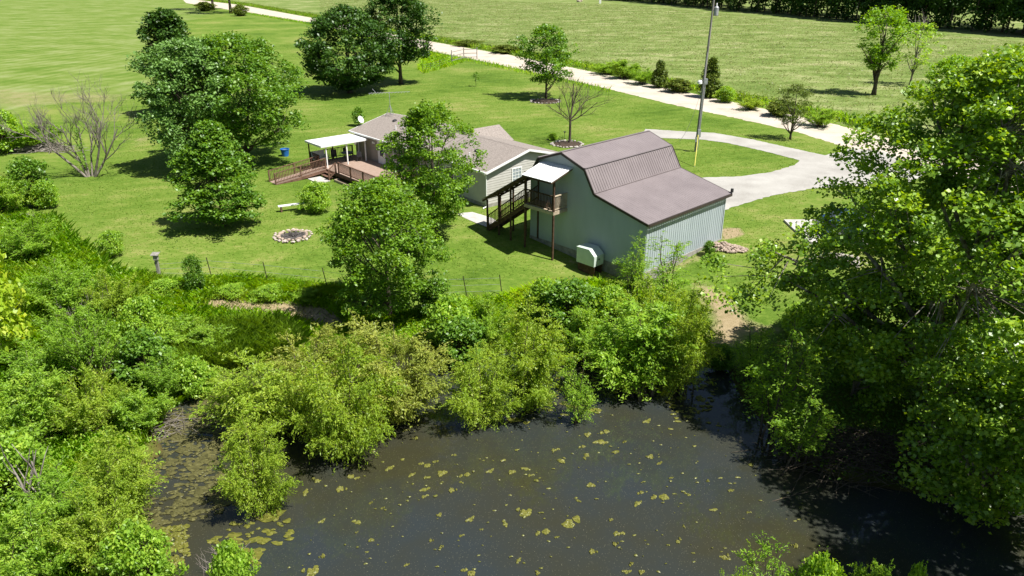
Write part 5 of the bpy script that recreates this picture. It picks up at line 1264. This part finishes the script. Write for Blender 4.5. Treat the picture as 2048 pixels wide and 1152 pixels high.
# ---------------------------------------------------------------- algae
def blob(rng, r, n=14):
    a = np.linspace(0,2*np.pi,n,endpoint=False); k = rng.uniform(0,6.28,3); rr = r*(1+.22*np.sin(2*a+k[0])+.18*np.sin(3*a+k[1])+.14*np.sin(5*a+k[2])+rng.normal(0,.07,n)); return np.c_[rr*np.cos(a), rr*np.sin(a)]
def mat_geo(seed):
    rng = np.random.default_rng(seed); g = Geo()
    for i in range(int(rng.integers(4,9))):
        c = np.array([rng.normal(0,.30), rng.normal(0,.13)]) if i else np.zeros(2); r = rng.uniform(.10,.25) if i else .26
        q = blob(rng, r)+c; z = .012+.004*i; m_ = len(q)
        inner = c+(q-c)*.55
        vs = [(x,y,-.02) for x, y in q]+[(x,y,z+rng.uniform(-.002,.002)) for x, y in q]+[(x,y,z+rng.uniform(.0,.03)) for x, y in inner]+[(c[0],c[1],z+.015)]
        fs = [(j,(j+1)%m_,(j+1)%m_+m_,j+m_) for j in range(m_)]+[(j+m_,(j+1)%m_+m_,(j+1)%m_+2*m_,j+2*m_) for j in range(m_)]+[(j+2*m_,(j+1)%m_+2*m_,3*m_) for j in range(m_)]
        g.add(vs, fs)
    return g
def tint_mesh(me, rng, mu=.5):
    at = me.attributes.new('tint','FLOAT','FACE'); at.data.foreach_set('value', np.clip(rng.normal(mu,.2,len(me.polygons)),0,1).astype(np.float32))
rngA = np.random.default_rng(61); AM = []
for s in range(7):
    me = mat_geo(300+s).mesh('algae_mat', M['algae']); tint_mesh(me, rngA, .55); AM.append(me)
ALG = [(25,465,45),(80,415,55),(190,450,50),(235,395,50),(265,605,45),(100,600,35),(325,685,30),(410,355,45),(475,185,40),(525,222,25),(575,345,50),(610,328,30),(508,385,35),(648,380,55),(565,455,45),(562,487,40),(695,455,40),(757,388,45),(706,297,25),(865,372,40),(965,375,40),(1030,360,40),(1045,390,35),(1015,560,75),(1115,648,60),(1220,610,100),(775,592,45),(632,570,30),(935,612,40),(1155,275,45),(1190,320,45),(1305,300,40),(1290,258,35),(1370,235,60),(1325,435,45),(1265,505,25),(1440,655,60),(1435,700,30),(1650,490,70),(1555,467,35),(1535,515,45),(1590,305,40),(1635,335,30),(1770,478,35),(1335,735,40),(1720,690,35),(1510,790,30),(1485,830,40),(1555,830,35),(995,775,35),(730,665,30),(45,830,80),(775,835,60),(1395,190,50),(1580,145,45),(1310,205,40),(1930,765,45),(1960,455,25),(100,760,30),(255,650,15),(318,517,22),(485,795,25),(1080,835,30),
       (1963,458,28),(2037,558,28),(2250,712,34),(1932,760,36),(1480,235,24),(1440,283,26),(1415,592,24),(1170,670,22),(830,635,22),(598,685,22),(640,718,22),(372,540,22),(1745,622,20),(1855,415,20),(1690,400,22),(730,420,26),(575,400,24),(660,930,60),(330,900,50)]
for i, (X, Y, w) in enumerate(ALG):
    p = G0(600+X/2.2756, 780+Y/2.2756, WATER_Z); W_ = w/2.2756*depth(p)/F
    o = bpy.data.objects.new('algae_mat', AM[i % 7]); COL.objects.link(o); o.location = p; o.rotation_euler = (0,0,rngA.normal(.1,.5)+(math.pi if rngA.random() < .5 else 0)); s = W_/.85*.76; o.scale = (s,s*1.05,1)
    lab = {23:'long diagonal yellow algae mat in the middle of the open water',25:'largest ragged yellow algae mat on the open water',38:'big rounded algae mat right of centre on the open water'}.get(i,'yellow-green algae mat floating on the open dark water')
    tag(o, lab, 'algae mat', 'algae mats on the open water')
def scum(poly, n, r, label, seed):
    rng = np.random.default_rng(seed); P = scatter(poly, n, rng); k = rng.uniform(0,6.28,4)
    den = .5+.45*np.sin(P[:,0]*1.1+k[0]+.8*np.sin(P[:,1]*.9))*np.sin(P[:,1]*1.3+k[1]); P = P[rng.uniform(0,1,len(P)) < np.clip(den+.15,0,1)]; g = Geo()
    for x, y in P:
        q = blob(rng, r*rng.uniform(.35,1.3)*(1 if rng.random() > .12 else 2), 9)*np.array([1.25,.8]); z = WATER_Z+.008+rng.uniform(0,.03); c = np.array([x,y]); m_ = len(q)
        g.add([(c[0]+a,c[1]+b,z) for a,b in q]+[(x,y,z+.03)], [(j,(j+1)%m_,m_) for j in range(m_)])
    o = g.build('algae_scum', M['algae_dull' if seed in (71,72) else 'algae']); tint_mesh(o.data, rng, .42); tag(o, label, 'algae', kind='stuff')
def polyW(px): return np.array([G0(x, y, WATER_Z)[:2] for x, y in px])
scum(polyW([(330,800),(400,765),(520,735),(640,740),(640,800),(560,860),(480,880),(400,900),(330,910),(300,850)]), 2600, .085, 'dense olive algae covering the upper left arm of the pond', 71)
scum(polyW([(330,905),(400,895),(480,880),(520,930),(480,990),(420,1040),(340,1040),(262,1100),(250,1000)]), 1100, .10, 'scattered algae over the left arm of the pond', 72)
scum(polyW([(300,1060),(370,1050),(380,1110),(340,1170),(300,1170)]), 420, .075, 'algae raft beside the bottom left shrubs', 73)
scum(polyW([(420,1060),(560,1020),(600,1080),(520,1130),(430,1150)]), 110, .12, 'loose algae right of the narrow standing willow', 74)
scum(polyW([(1330,790),(1400,750),(1440,760),(1420,820),(1350,850)]), 220, .09, 'orange-tinted algae along the inlet shore', 75)
scum(polyW([(900,720),(960,720),(1000,800),(1180,730),(1200,830),(1040,850),(900,810)]), 260, .10, 'thin algae in the shallows between the willows', 76)
scum(polyW([(560,1000),(800,860),(1400,780),(1560,900),(1650,1080),(1500,1150),(560,1150)]), 420, .045, 'tiny algae flecks sprinkled over the open water', 77)
